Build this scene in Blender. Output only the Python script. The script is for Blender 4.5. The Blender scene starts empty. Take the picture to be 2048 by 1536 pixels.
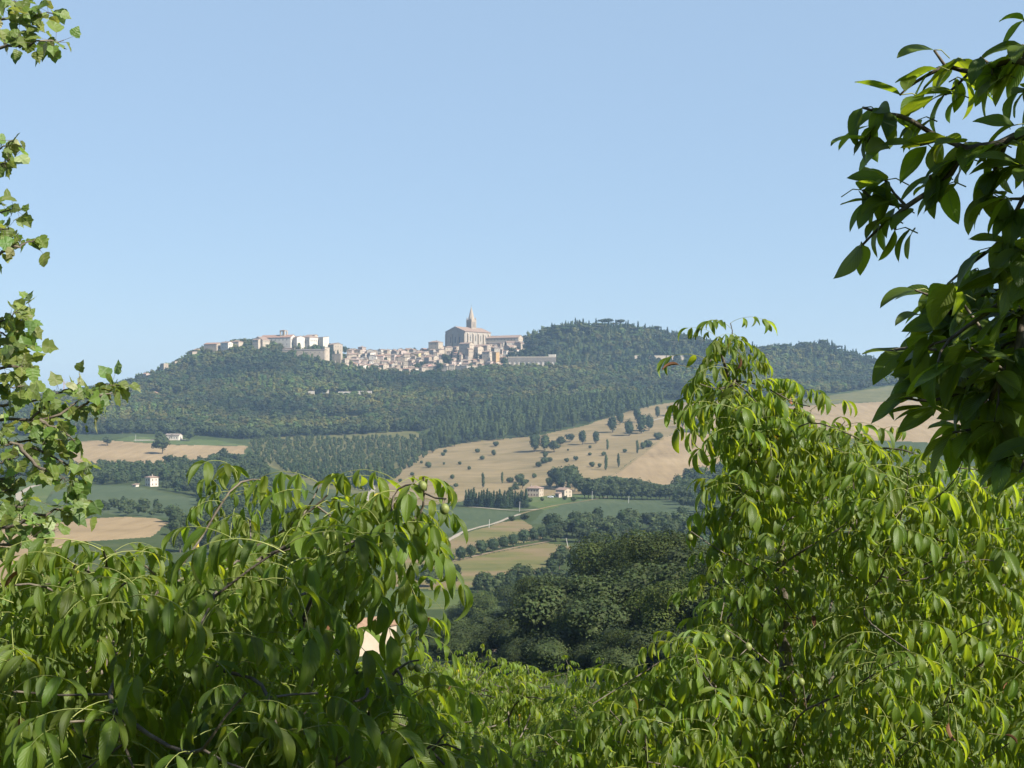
import bpy, math, random
import numpy as np
from mathutils import Vector, Matrix

SC = bpy.context.scene
COL = SC.collection
R = math.radians
F = 2800.0          # focal length in pixels of a 2048-wide picture
YH = 820.0          # row of the true horizon in that picture
rng = np.random.default_rng(11)
rnd = random.Random(5)

# ------------------------------------------------------------------ helpers
def link(o, parent=None):
    COL.objects.link(o)
    if parent is not None:
        o.parent = parent
    return o

def np_mesh(name, V, F4=None, F3=None, tint=None, uv=None, mats=(), m4=None, m3=None, smooth=False):
    me = bpy.data.meshes.new(name)
    V = np.asarray(V, dtype=np.float32)
    F4 = np.zeros((0, 4), np.int32) if F4 is None else np.asarray(F4, np.int32).reshape(-1, 4)
    F3 = np.zeros((0, 3), np.int32) if F3 is None else np.asarray(F3, np.int32).reshape(-1, 3)
    loops = np.concatenate([F4.ravel(), F3.ravel()])
    starts = np.concatenate([np.arange(len(F4)) * 4, len(F4) * 4 + np.arange(len(F3)) * 3]).astype(np.int32)
    me.vertices.add(len(V)); me.vertices.foreach_set('co', V.ravel())
    me.loops.add(len(loops)); me.loops.foreach_set('vertex_index', loops)
    me.polygons.add(len(starts)); me.polygons.foreach_set('loop_start', starts)
    for m in mats:
        me.materials.append(m)
    if m4 is not None or m3 is not None:
        a = np.zeros(len(F4), np.int32) if m4 is None else np.asarray(m4, np.int32)
        b = np.zeros(len(F3), np.int32) if m3 is None else np.asarray(m3, np.int32)
        me.polygons.foreach_set('material_index', np.concatenate([a, b]))
    me.polygons.foreach_set('use_smooth', np.full(len(starts), bool(smooth)))
    if uv is not None:
        l = me.uv_layers.new(name='UVMap')
        l.data.foreach_set('uv', np.asarray(uv, np.float32)[loops].ravel())
    if tint is not None:
        t = np.asarray(tint, np.float32)
        if t.shape[1] == 3:
            t = np.concatenate([t, np.ones((len(t), 1), np.float32)], 1)
        at = me.attributes.new('tint', 'FLOAT_COLOR', 'POINT')
        at.data.foreach_set('color', t.ravel())
    me.update(calc_edges=True)
    return me

def mesh_obj(name, me, parent=None, loc=None):
    o = bpy.data.objects.new(name, me)
    link(o, parent)
    if loc is not None:
        o.location = loc
    return o

def tag(o, label=None, cat=None, group=None, kind=None):
    if label: o['label'] = label
    if cat: o['category'] = cat
    if group: o['group'] = group
    if kind: o['kind'] = kind
    return o

def thing(name, label, cat, loc=(0, 0, 0), rz=0.0, group=None):
    o = bpy.data.objects.new(name, None)
    o.empty_display_size = 0.3
    link(o)
    o.location = loc; o.rotation_euler = (0, 0, rz)
    return tag(o, label, cat, group)

def copy_tree(o, parent=None):
    c = o.copy(); COL.objects.link(c)
    if parent is not None:
        c.parent = parent
    for ch in list(o.children):
        copy_tree(ch, c)
    return c

class Acc:
    """collects vertices and faces of many shapes for one mesh"""
    def __init__(s):
        s.V = []; s.F4 = []; s.F3 = []; s.T = []; s.U = []; s.m4 = []; s.m3 = []; s.n = 0
    def add(s, V, F4=None, F3=None, tint=None, uv=None, m=0):
        V = np.asarray(V, np.float32)
        s.V.append(V)
        if F4 is not None and len(F4):
            f = np.asarray(F4, np.int64) + s.n; s.F4.append(f); s.m4.append(np.full(len(f), m))
        if F3 is not None and len(F3):
            f = np.asarray(F3, np.int64) + s.n; s.F3.append(f); s.m3.append(np.full(len(f), m))
        t = np.ones((len(V), 3), np.float32) if tint is None else np.broadcast_to(np.asarray(tint, np.float32), (len(V), 3))
        s.T.append(t)
        s.U.append(np.zeros((len(V), 2), np.float32) if uv is None else uv)
        s.n += len(V)
    def mesh(s, name, mats, smooth=False):
        cat = lambda L, d: np.concatenate(L) if L else d
        return np_mesh(name, cat(s.V, None), cat(s.F4, None), cat(s.F3, None), cat(s.T, None), cat(s.U, None), mats,
                       cat(s.m4, None), cat(s.m3, None), smooth)

def nrm(v):
    v = np.asarray(v, float)
    return v / (np.linalg.norm(v, axis=-1, keepdims=True) + 1e-12)

def tube_arr(P, r, sides=6, cap=True):
    P = np.asarray(P, float); n = len(P)
    r = np.broadcast_to(np.asarray(r, float), (n,))
    T = np.gradient(P, axis=0); T = nrm(T)
    ref = np.array([0.3, 0.2, 1.0]) if abs(T[0][2]) < 0.9 else np.array([1.0, 0.2, 0.1])
    A = nrm(np.cross(T, ref)); B = np.cross(T, A)
    ang = np.arange(sides) / sides * 2 * np.pi
    ring = np.cos(ang)[None, :, None] * A[:, None, :] + np.sin(ang)[None, :, None] * B[:, None, :]
    V = (P[:, None, :] + ring * r[:, None, None]).reshape(-1, 3)
    f = []
    for i in range(n - 1):
        for k in range(sides):
            a = i * sides + k; b = i * sides + (k + 1) % sides
            f.append((a, b, b + sides, a + sides))
    return V, np.array(f)

def box_arr(x0, x1, y0, y1, z0, z1):
    V = np.array([(x0, y0, z0), (x1, y0, z0), (x1, y1, z0), (x0, y1, z0), (x0, y0, z1), (x1, y0, z1), (x1, y1, z1), (x0, y1, z1)], float)
    Fq = np.array([(0, 3, 2, 1), (4, 5, 6, 7), (0, 1, 5, 4), (1, 2, 6, 5), (2, 3, 7, 6), (3, 0, 4, 7)])
    return V, Fq

# ------------------------------------------------------------------ materials
def new_mat(name):
    m = bpy.data.materials.new(name); m.use_nodes = True
    nt = m.node_tree; nt.nodes.clear()
    return m, nt, nt.nodes, nt.links

def N(nodes, t, **kw):
    n = nodes.new(t)
    for k, v in kw.items():
        if k in ('operation', 'blend_type', 'data_type', 'attribute_name', 'noise_dimensions', 'wave_type', 'bands_direction', 'feature', 'musgrave_type'):
            setattr(n, k, v)
    return n

def ramp(nodes, stops):
    r = nodes.new('ShaderNodeValToRGB')
    e = r.color_ramp.elements
    while len(e) > 1: e.remove(e[-1])
    e[0].position = stops[0][0]; e[0].color = (*stops[0][1], 1)
    for p, c in stops[1:]:
        k = e.new(p); k.color = (*c, 1)
    return r

def mixc(nt, bt, fac, a, b):
    """MixRGB (colour) with sockets or values"""
    n = nt.nodes.new('ShaderNodeMixRGB'); n.blend_type = bt
    for i, v in ((0, fac), (1, a), (2, b)):
        if isinstance(v, bpy.types.NodeSocket): nt.links.new(v, n.inputs[i])
        elif isinstance(v, (int, float)): n.inputs[i].default_value = v if i == 0 else (v, v, v, 1)
        else: n.inputs[i].default_value = (*v, 1)
    return n.outputs[0]

def math_n(nt, op, a, b=None):
    n = nt.nodes.new('ShaderNodeMath'); n.operation = op
    for i, v in ((0, a), (1, b)):
        if v is None: continue
        if isinstance(v, bpy.types.NodeSocket): nt.links.new(v, n.inputs[i])
        else: n.inputs[i].default_value = v
    return n.outputs[0]

def noise(nt, vec, scale, detail=4, rough=0.55):
    n = nt.nodes.new('ShaderNodeTexNoise')
    n.inputs['Scale'].default_value = scale; n.inputs['Detail'].default_value = detail; n.inputs['Roughness'].default_value = rough
    if vec is not None: nt.links.new(vec, n.inputs['Vector'])
    return n.outputs['Fac']

def coords(nt, which='Object', scale=None, rot=None):
    t = nt.nodes.new('ShaderNodeTexCoord')
    s = t.outputs[which]
    if scale or rot:
        mp = nt.nodes.new('ShaderNodeMapping')
        if scale: mp.inputs['Scale'].default_value = scale
        if rot: mp.inputs['Rotation'].default_value = rot
        nt.links.new(s, mp.inputs['Vector']); s = mp.outputs['Vector']
    return s

def principled(nt, col, rough=0.7, spec=0.3, bump=None, bump_d=0.02):
    p = nt.nodes.new('ShaderNodeBsdfPrincipled')
    if isinstance(col, bpy.types.NodeSocket): nt.links.new(col, p.inputs['Base Color'])
    else: p.inputs['Base Color'].default_value = (*col, 1)
    if isinstance(rough, bpy.types.NodeSocket): nt.links.new(rough, p.inputs['Roughness'])
    else: p.inputs['Roughness'].default_value = rough
    p.inputs['Specular IOR Level'].default_value = spec
    if bump is not None:
        b = nt.nodes.new('ShaderNodeBump'); b.inputs['Distance'].default_value = bump_d; b.inputs['Strength'].default_value = 1.0
        nt.links.new(bump, b.inputs['Height']); nt.links.new(b.outputs['Normal'], p.inputs['Normal'])
    return p

def out(nt, sh):
    o = nt.nodes.new('ShaderNodeOutputMaterial'); nt.links.new(sh, o.inputs['Surface'])

def ground_mat(name, stops, s1, s2, aniso=None, bumpd=0.3, rot=0.0):
    m, nt, nodes, links = new_mat(name)
    c = coords(nt)
    a = noise(nt, c, s1, 5, 0.6)
    if aniso:
        c2 = coords(nt, 'Object', aniso, (0, 0, rot))
        b = noise(nt, c2, s2, 4, 0.6)
    else:
        b = noise(nt, c, s2, 5, 0.65)
    f = math_n(nt, 'ADD', math_n(nt, 'MULTIPLY', a, 0.55), math_n(nt, 'MULTIPLY', b, 0.45))
    r = ramp(nodes, stops); links.new(f, r.inputs['Fac'])
    fine = noise(nt, c, 1.3, 3, 0.7)
    col = mixc(nt, 'OVERLAY', 0.45, r.outputs['Color'], mixc(nt, 'MIX', fine, (0.3, 0.3, 0.3), (0.7, 0.7, 0.7)))
    out(nt, principled(nt, col, 0.95, 0.05, b, bumpd).outputs[0])
    return m

def foliage_mat(name, base, trans=0.35, var=0.35, nscale=0.9, rough=0.75):
    """leaf clumps of trees seen from afar: base colour times the tree's own tint"""
    m, nt, nodes, links = new_mat(name)
    at = nodes.new('ShaderNodeAttribute'); at.attribute_name = 'tint'
    oi = nodes.new('ShaderNodeObjectInfo')
    gp = nodes.new('ShaderNodeNewGeometry')
    n1 = noise(nt, gp.outputs['Position'], nscale, 3, 0.7)
    col = mixc(nt, 'MULTIPLY', 1.0, base, at.outputs['Color'])
    hi = mixc(nt, 'MULTIPLY', 1.0, col, (1.55, 1.4, 1.3))
    lo = mixc(nt, 'MULTIPLY', 1.0, col, (0.6, 0.7, 0.75))
    r = ramp(nodes, [(0.3, (0, 0, 0)), (0.7, (1, 1, 1))]); links.new(n1, r.inputs['Fac'])
    col = mixc(nt, 'MIX', r.outputs['Color'], lo, hi)
    v = math_n(nt, 'ADD', math_n(nt, 'MULTIPLY', oi.outputs['Random'], var), 1.0 - var * 0.5)
    col = mixc(nt, 'MULTIPLY', 1.0, col, v)
    p = principled(nt, col, rough, 0.2)
    t = nodes.new('ShaderNodeBsdfTranslucent')
    links.new(mixc(nt, 'MULTIPLY', 1.0, col, (1.5, 1.6, 0.7)), t.inputs['Color'])
    mx = nodes.new('ShaderNodeMixShader'); mx.inputs[0].default_value = trans
    links.new(p.outputs[0], mx.inputs[1]); links.new(t.outputs[0], mx.inputs[2])
    out(nt, mx.outputs[0])
    return m

def leaf_mat(name, top, under, glow, vein=(0.16, 0.22, 0.05), trans=0.42, rough=0.42, nveins=11.0):
    """a real leaf: darker glossy upper side, paler under side, midrib and side veins, light coming through"""
    m, nt, nodes, links = new_mat(name)
    at = nodes.new('ShaderNodeAttribute'); at.attribute_name = 'tint'
    uvn = nodes.new('ShaderNodeUVMap')
    sep = nodes.new('ShaderNodeSeparateXYZ'); links.new(uvn.outputs[0], sep.inputs[0])
    au = math_n(nt, 'ABSOLUTE', math_n(nt, 'SUBTRACT', sep.outputs[0], 0.5))       # 0 at midrib, 0.5 at margin
    ph = math_n(nt, 'SUBTRACT', sep.outputs[1], math_n(nt, 'MULTIPLY', au, 0.55))
    wv = math_n(nt, 'SINE', math_n(nt, 'MULTIPLY', ph, nveins * 6.283))
    side = math_n(nt, 'POWER', math_n(nt, 'MAXIMUM', wv, 0.0), 6.0)
    mid = math_n(nt, 'SUBTRACT', 1.0, math_n(nt, 'MINIMUM', math_n(nt, 'MULTIPLY', au, 22.0), 1.0))
    vv = math_n(nt, 'MINIMUM', math_n(nt, 'ADD', mid, math_n(nt, 'MULTIPLY', side, 0.10)), 1.0)
    blot = noise(nt, coords(nt), 14.0, 4, 0.6)
    def colour(c):
        k = mixc(nt, 'MULTIPLY', 1.0, c, at.outputs['Color'])
        k = mixc(nt, 'MULTIPLY', 1.0, k, mixc(nt, 'MIX', blot, (0.7, 0.72, 0.75), (1.3, 1.25, 1.2)))
        return mixc(nt, 'MIX', math_n(nt, 'MULTIPLY', vv, 0.75), k, mixc(nt, 'MULTIPLY', 1.0, vein, at.outputs['Color']))
    geo = nodes.new('ShaderNodeNewGeometry')
    col = mixc(nt, 'MIX', geo.outputs['Backfacing'], colour(top), colour(under))
    bump = math_n(nt, 'MULTIPLY', math_n(nt, 'ADD', wv, math_n(nt, 'MULTIPLY', mid, -2.0)), -1.0)
    rg = math_n(nt, 'ADD', math_n(nt, 'MULTIPLY', blot, 0.25), rough - 0.1)
    p = principled(nt, col, rg, 0.38, bump, 0.0003)
    t = nodes.new('ShaderNodeBsdfTranslucent'); links.new(colour(glow), t.inputs['Color'])
    mx = nodes.new('ShaderNodeMixShader'); mx.inputs[0].default_value = trans
    links.new(p.outputs[0], mx.inputs[1]); links.new(t.outputs[0], mx.inputs[2])
    out(nt, mx.outputs[0])
    return m

def plain_mat(name, c1, c2, scale, rough=0.85, spec=0.2, bumpd=0.02, detail=5):
    m, nt, nodes, links = new_mat(name)
    c = coords(nt)
    n1 = noise(nt, c, scale, detail, 0.6)
    r = ramp(nodes, [(0.32, c1), (0.68, c2)]); links.new(n1, r.inputs['Fac'])
    n2 = noise(nt, c, scale * 6, 3, 0.6)
    col = mixc(nt, 'OVERLAY', 0.3, r.outputs['Color'], mixc(nt, 'MIX', n2, (0.3, 0.3, 0.3), (0.7, 0.7, 0.7)))
    out(nt, principled(nt, col, rough, spec, n2, bumpd).outputs[0])
    return m

def roof_mat(name, c1, c2):
    m, nt, nodes, links = new_mat(name)
    c = coords(nt)
    w = nodes.new('ShaderNodeTexWave'); w.inputs['Scale'].default_value = 0.9; w.inputs['Distortion'].default_value = 0.6
    links.new(c, w.inputs['Vector'])
    n1 = noise(nt, c, 0.8, 5, 0.7)
    r = ramp(nodes, [(0.3, c1), (0.7, c2)]); links.new(n1, r.inputs['Fac'])
    col = mixc(nt, 'OVERLAY', 0.25, r.outputs['Color'], w.outputs['Color'])
    out(nt, principled(nt, col, 0.9, 0.15, w.outputs['Fac'], 0.06).outputs[0])
    return m

M = {}
M['stubble'] = ground_mat('stubble', [(0.28, (0.135, 0.099, 0.052)), (0.42, (0.215, 0.155, 0.082)), (0.55, (0.255, 0.186, 0.10)), (0.72, (0.31, 0.232, 0.132))], 0.018, 0.16, (1, 0.10, 1), 0.25, 0.5)
M['dry_grass'] = ground_mat('dry_grass', [(0.3, (0.0897, 0.0858, 0.0351)), (0.42, (0.156, 0.1209, 0.0585)), (0.55, (0.2067, 0.156, 0.078)), (0.7, (0.2574, 0.195, 0.1092))], 0.022, 0.11, (0.22, 1, 1), 0.5, 0.15)
M['meadow'] = ground_mat('meadow_grass', [(0.34, (0.078, 0.0897, 0.02964)), (0.46, (0.1287, 0.1209, 0.04524)), (0.56, (0.1716, 0.1287, 0.0663)), (0.7, (0.2106, 0.1638, 0.0897))], 0.02, 0.06, (0.3, 1, 1), 0.4, -0.2)
M['crop'] = ground_mat('green_crop', [(0.3, (0.04368, 0.0624, 0.02964)), (0.5, (0.0585, 0.078, 0.03744)), (0.7, (0.0819, 0.0975, 0.0468))], 0.014, 0.3, (1, 0.1, 1), 0.3, 0.4)
M['grass'] = ground_mat('green_grass', [(0.3, (0.0468, 0.0741, 0.0195)), (0.55, (0.078, 0.1014, 0.0312)), (0.72, (0.1326, 0.1326, 0.0546))], 0.03, 0.2, None, 0.4)
M['floor'] = ground_mat('woodland_floor', [(0.3, (0.0273, 0.0429, 0.01248)), (0.55, (0.0507, 0.0663, 0.02184)), (0.72, (0.1014, 0.0975, 0.0429))], 0.02, 0.15, None, 0.5)
M['plantation'] = ground_mat('plantation_grass', [(0.3, (0.0585, 0.0663, 0.0234)), (0.5, (0.1053, 0.1014, 0.039)), (0.7, (0.156, 0.1365, 0.0585))], 0.03, 0.2, None, 0.4)
M['track'] = ground_mat('pale_track', [(0.3, (0.234, 0.1989, 0.1482)), (0.7, (0.3276, 0.2886, 0.2262))], 0.2, 0.8, None, 0.05)
M['bark'] = plain_mat('walnut_bark', (0.06, 0.048, 0.035), (0.175, 0.15, 0.115), 9, 0.9, 0.15, 0.006)
M['twig'] = plain_mat('green_twig', (0.12, 0.10, 0.045), (0.22, 0.19, 0.09), 20, 0.7, 0.25, 0.001)
M['rachis'] = plain_mat('leaf_stalk', (0.17, 0.21, 0.05), (0.26, 0.27, 0.08), 20, 0.55, 0.35, 0.0005)
M['far_bark'] = plain_mat('tree_bark', (0.07, 0.055, 0.04), (0.15, 0.125, 0.095), 1.5, 0.95, 0.1, 0.03)
M['walnut_leaf'] = leaf_mat('walnut_leaf', (0.078, 0.125, 0.014), (0.115, 0.16, 0.04), (0.39, 0.50, 0.018), trans=0.44)
M['lobed_leaf'] = leaf_mat('lobed_leaf', (0.10, 0.155, 0.032), (0.24, 0.285, 0.145), (0.35, 0.46, 0.075), vein=(0.153, 0.1955, 0.068), trans=0.38, rough=0.5, nveins=5.0)
M['dry_leaf'] = leaf_mat('dry_leaf', (0.16, 0.07, 0.03), (0.2, 0.1, 0.05), (0.25, 0.10, 0.03), vein=(0.2, 0.1, 0.05), trans=0.2, rough=0.7)
M['yellow_leaf'] = leaf_mat('yellow_leaf', (0.40, 0.33, 0.03), (0.42, 0.36, 0.06), (0.55, 0.42, 0.03), vein=(0.4, 0.33, 0.08), trans=0.3, rough=0.6)
M['husk'] = plain_mat('walnut_husk', (0.1105, 0.1403, 0.02975), (0.1955, 0.2125, 0.0595), 90, 0.5, 0.4, 0.0006)
M['oak_leaf'] = foliage_mat('oak_foliage', (0.047, 0.066, 0.014), 0.28, 0.6, 0.5)
M['far_leaf'] = foliage_mat('tree_foliage', (0.0376, 0.0536, 0.0176), 0.22, 0.5, 0.5)
M['wall_cream'] = plain_mat('cream_plaster', (0.36, 0.296, 0.216), (0.432, 0.364, 0.276), 0.25, 0.9, 0.1, 0.03)
M['wall_white'] = plain_mat('white_plaster', (0.464, 0.408, 0.328), (0.56, 0.504, 0.424), 0.3, 0.9, 0.1, 0.02)
M['wall_stone'] = plain_mat('buff_stone', (0.288, 0.232, 0.168), (0.376, 0.312, 0.236), 0.35, 0.95, 0.1, 0.06)
M['wall_grey'] = plain_mat('grey_stone', (0.272, 0.236, 0.188), (0.352, 0.312, 0.256), 0.3, 0.95, 0.1, 0.06)
M['wall_pink'] = plain_mat('pink_plaster', (0.376, 0.292, 0.236), (0.44, 0.352, 0.292), 0.3, 0.9, 0.1, 0.03)
M['wall_rose'] = plain_mat('rose_plaster', (0.416, 0.216, 0.176), (0.48, 0.28, 0.232), 0.3, 0.9, 0.1, 0.03)
M['wall_yellow'] = plain_mat('yellow_plaster', (0.44, 0.36, 0.16), (0.512, 0.432, 0.224), 0.3, 0.9, 0.1, 0.03)
M['wall_ochre'] = plain_mat('ochre_plaster', (0.336, 0.216, 0.096), (0.4, 0.272, 0.136), 0.3, 0.9, 0.1, 0.03)
M['roof_tan'] = roof_mat('old_roof_tiles', (0.195, 0.135, 0.10), (0.30, 0.215, 0.162))
M['roof_red'] = roof_mat('red_roof_tiles', (0.22, 0.13, 0.085), (0.32, 0.195, 0.135))
M['roof_grey'] = roof_mat('grey_roof_tiles', (0.165, 0.135, 0.11), (0.235, 0.195, 0.16))
M['arcade_stone'] = plain_mat('weathered_stone', (0.15, 0.13, 0.105), (0.22, 0.195, 0.16), 0.4, 0.95, 0.1, 0.05)
M['roof_terracotta'] = roof_mat('terracotta_tiles', (0.20, 0.125, 0.075), (0.30, 0.195, 0.125))
M['opening'] = plain_mat('dark_window', (0.035, 0.033, 0.03), (0.07, 0.065, 0.06), 1.0, 0.4, 0.5, 0.002)
M['shutter'] = plain_mat('brown_shutter', (0.10, 0.06, 0.035), (0.15, 0.09, 0.055), 1.0, 0.7, 0.3, 0.002)
M['concrete'] = plain_mat('pale_concrete', (0.36, 0.344, 0.32), (0.464, 0.448, 0.416), 1.0, 0.85, 0.2, 0.005)
M['car_paint'] = plain_mat('white_car_paint', (0.70, 0.70, 0.70), (0.78, 0.78, 0.78), 0.5, 0.25, 0.5, 0.0005)
M['glass'] = plain_mat('dark_glass', (0.02, 0.022, 0.025), (0.03, 0.032, 0.035), 1.0, 0.08, 0.6, 0.0002)
M['rubber'] = plain_mat('black_rubber', (0.015, 0.015, 0.015), (0.025, 0.025, 0.025), 5.0, 0.8, 0.3, 0.002)
M['steel'] = plain_mat('red_crane_steel', (0.42, 0.22, 0.16), (0.5, 0.28, 0.2), 1.0, 0.6, 0.4, 0.002)
M['soil'] = ground_mat('bare_earth', [(0.3, (0.1482, 0.1092, 0.0663)), (0.7, (0.234, 0.1794, 0.1131))], 0.2, 0.7, None, 0.2)

# ------------------------------------------------------------------ terrain: one height function of (x, y)
CPX = np.array([-800, 0, 250, 500, 700, 850, 1000, 1200, 1350, 1500, 1700, 2000, 2800], float)
DD = np.array([-120, 0, 10, 40, 100, 150, 210, 270, 350, 500, 650, 800, 950, 1050, 1150, 1300, 1450, 1600, 1750, 1900, 2040], float)
near = [44.0, -5.6, -6.2, -12, -22]  # starts with an unseen hill behind the camera, added to block low skylight
ZT = np.array([
 near + [-32, -42, -50, -56, -58, -57, -57, -56, -55, -54, -48, -42, -34, -26, -18, -10],
 near + [-31, -41, -50, -56, -59, -58, -59, -58, -57, -55, -49, -41, -31, -21, -11, -3],
 near + [-30, -40, -49, -56, -60, -59, -60, -60, -58, -57, -52, -42, -26, -8, 10, 26],
 near + [-30, -40, -48, -57, -63, -62, -62, -61, -60, -58, -52, -42, -30, -8, 24, 66],
 near + [-29, -39, -47, -58, -65, -64, -63.5, -63, -62, -61, -59, -49, -31, -6, 24, 51],
 near + [-28.5, -37, -46, -58, -65, -64.5, -64, -63, -62.5, -60, -54, -44, -28, -4, 26, 52],
 near + [-28, -35, -43, -57, -65, -64.5, -64, -63, -63, -61, -53, -40, -20, 4, 32, 56],
 near + [-25, -29, -37, -52, -64, -64, -63.5, -63, -62.5, -59, -46, -30, -12, 8, 35, 62],
 near + [-23, -27, -35, -50, -63, -63.5, -63, -63, -62, -57, -43, -24, -6, 8, 34, 60],
 near + [-22, -26, -34, -48, -61, -63, -63, -62, -61, -56, -43, -24, -5, 8, 30, 55],
 near + [-21, -25, -33, -46, -58, -61, -62, -61, -60, -56, -43, -24, -2, 12, 26, 44],
 near + [-21, -24, -32, -45, -56, -60, -61, -60, -58, -54, -42, -24, -2, 11, 22, 36],
 near + [-21, -24, -32, -45, -55, -58, -58, -57, -56, -52, -42, -28, -12, -2, 6, 14]], float)
RPX = np.array([-900, 0, 130, 250, 330, 400, 480, 560, 640, 690, 780, 860, 905, 1000, 1060, 1100, 1150, 1250, 1350, 1480, 1550, 1650, 1750, 1850, 2048, 2800], float)
RPY = np.array([832, 816, 796, 776, 751, 711, 695, 692, 698, 709, 711, 708, 694, 692, 684, 666, 658, 660, 680, 708, 709, 701, 732, 748, 766, 802], float)
DR = 2190.0
D_ALL = np.concatenate([DD, [DR, 2420, 2900, 4000, 9000]])
PX_ALL = np.arange(-800, 2801, 25.0)
ZG = np.zeros((len(PX_ALL), len(D_ALL)))
for j in range(len(DD)):
    ZG[:, j] = np.interp(PX_ALL, CPX, ZT[:, j])
# soften the creases between the surveyed columns
for j in range(len(DD)):
    z = ZG[:, j].copy()
    for _ in range(16):
        z[1:-1] = 0.25 * z[:-2] + 0.5 * z[1:-1] + 0.25 * z[2:]
    ZG[:, j] = z
zr = (YH - np.interp(PX_ALL, RPX, RPY)) / F * DR
ZG[:, len(DD)] = zr
ZG[:, len(DD) + 1] = zr - 30
ZG[:, len(DD) + 2] = np.minimum(zr - 70, -30)
ZG[:, len(DD) + 3] = -58
ZG[:, len(DD) + 4] = -60

def slopes(x, y):
    h = np.diff(x); d = np.diff(y, axis=1) / h
    m = np.zeros_like(y)
    m[:, 1:-1] = np.where(d[:, :-1] * d[:, 1:] > 0, 2 * d[:, :-1] * d[:, 1:] / (d[:, :-1] + d[:, 1:] + 1e-12), 0)
    m[:, 0] = d[:, 0]; m[:, -1] = d[:, -1]
    return m
MG = slopes(D_ALL, ZG)

def fbm(x, y, sc, seed=0):
    s = 0.0; a = 1.0
    for k in range(4):
        f = sc * 2 ** k
        s = s + a * np.sin(x * f + 1.7 * seed + k * 2.1 + 1.3 * np.sin(y * f * 0.7 + k)) * np.cos(y * f * 0.9 - 0.6 * k + seed + 1.1 * np.sin(x * f * 0.5))
        a *= 0.5
    return s

def gz(x, y):
    x = np.asarray(x, float); y = np.asarray(y, float)
    px = 1024 + F * x / np.maximum(y, 60.0)
    px = np.clip(px, PX_ALL[0], PX_ALL[-1] - 1e-6)
    yy = np.clip(y, D_ALL[0], D_ALL[-1] - 1e-6)
    i = np.clip(np.searchsorted(PX_ALL, px, 'right') - 1, 0, len(PX_ALL) - 2)
    j = np.clip(np.searchsorted(D_ALL, yy, 'right') - 1, 0, len(D_ALL) - 2)
    u = (px - PX_ALL[i]) / (PX_ALL[i + 1] - PX_ALL[i])
    h = D_ALL[j + 1] - D_ALL[j]; t = (yy - D_ALL[j]) / h
    h00 = 2 * t**3 - 3 * t**2 + 1; h10 = t**3 - 2 * t**2 + t; h01 = -2 * t**3 + 3 * t**2; h11 = t**3 - t**2
    def col(ii):
        return h00 * ZG[ii, j] + h10 * h * MG[ii, j] + h01 * ZG[ii, j + 1] + h11 * h * MG[ii, j + 1]
    z = col(i) * (1 - u) + col(i + 1) * u
    w = np.clip((y - 60) / 300, 0, 1)
    return z + w * 0.9 * fbm(x, y, 0.011, 3) + np.clip(1 - w, 0, 1) * 0.25 * fbm(x, y, 0.12, 1)

def at(px, d):
    """ground point on the bearing of column px at depth d"""
    x = (px - 1024) / F * d
    return np.array([x, d, float(gz(x, d))])

DS = np.concatenate([np.arange(90, 600, 4.0), np.arange(600, 2300, 5.0)])
def hit(px, py, dmin=100):
    """ground point seen in column px, row py"""
    x = (px - 1024) / F * DS; z = gz(x, DS)
    row = YH - F * z / DS
    ok = np.where((row <= py) & (DS >= dmin))[0]
    d = DS[ok[0]] if len(ok) else DR
    return at(px, d)

def proj(x, y, z):
    return 1024 + F * x / y, YH - F * z / y

def inpoly(px, py, poly):
    px = np.asarray(px, float); py = np.asarray(py, float)
    c = np.zeros(px.shape, bool)
    n = len(poly)
    for i in range(n):
        x1, y1 = poly[i]; x2, y2 = poly[(i + 1) % n]
        cond = (y1 > py) != (y2 > py)
        xi = (x2 - x1) * (py - y1) / ((y2 - y1) if y2 != y1 else 1e-9) + x1
        c ^= cond & (px < xi)
    return c

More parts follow.
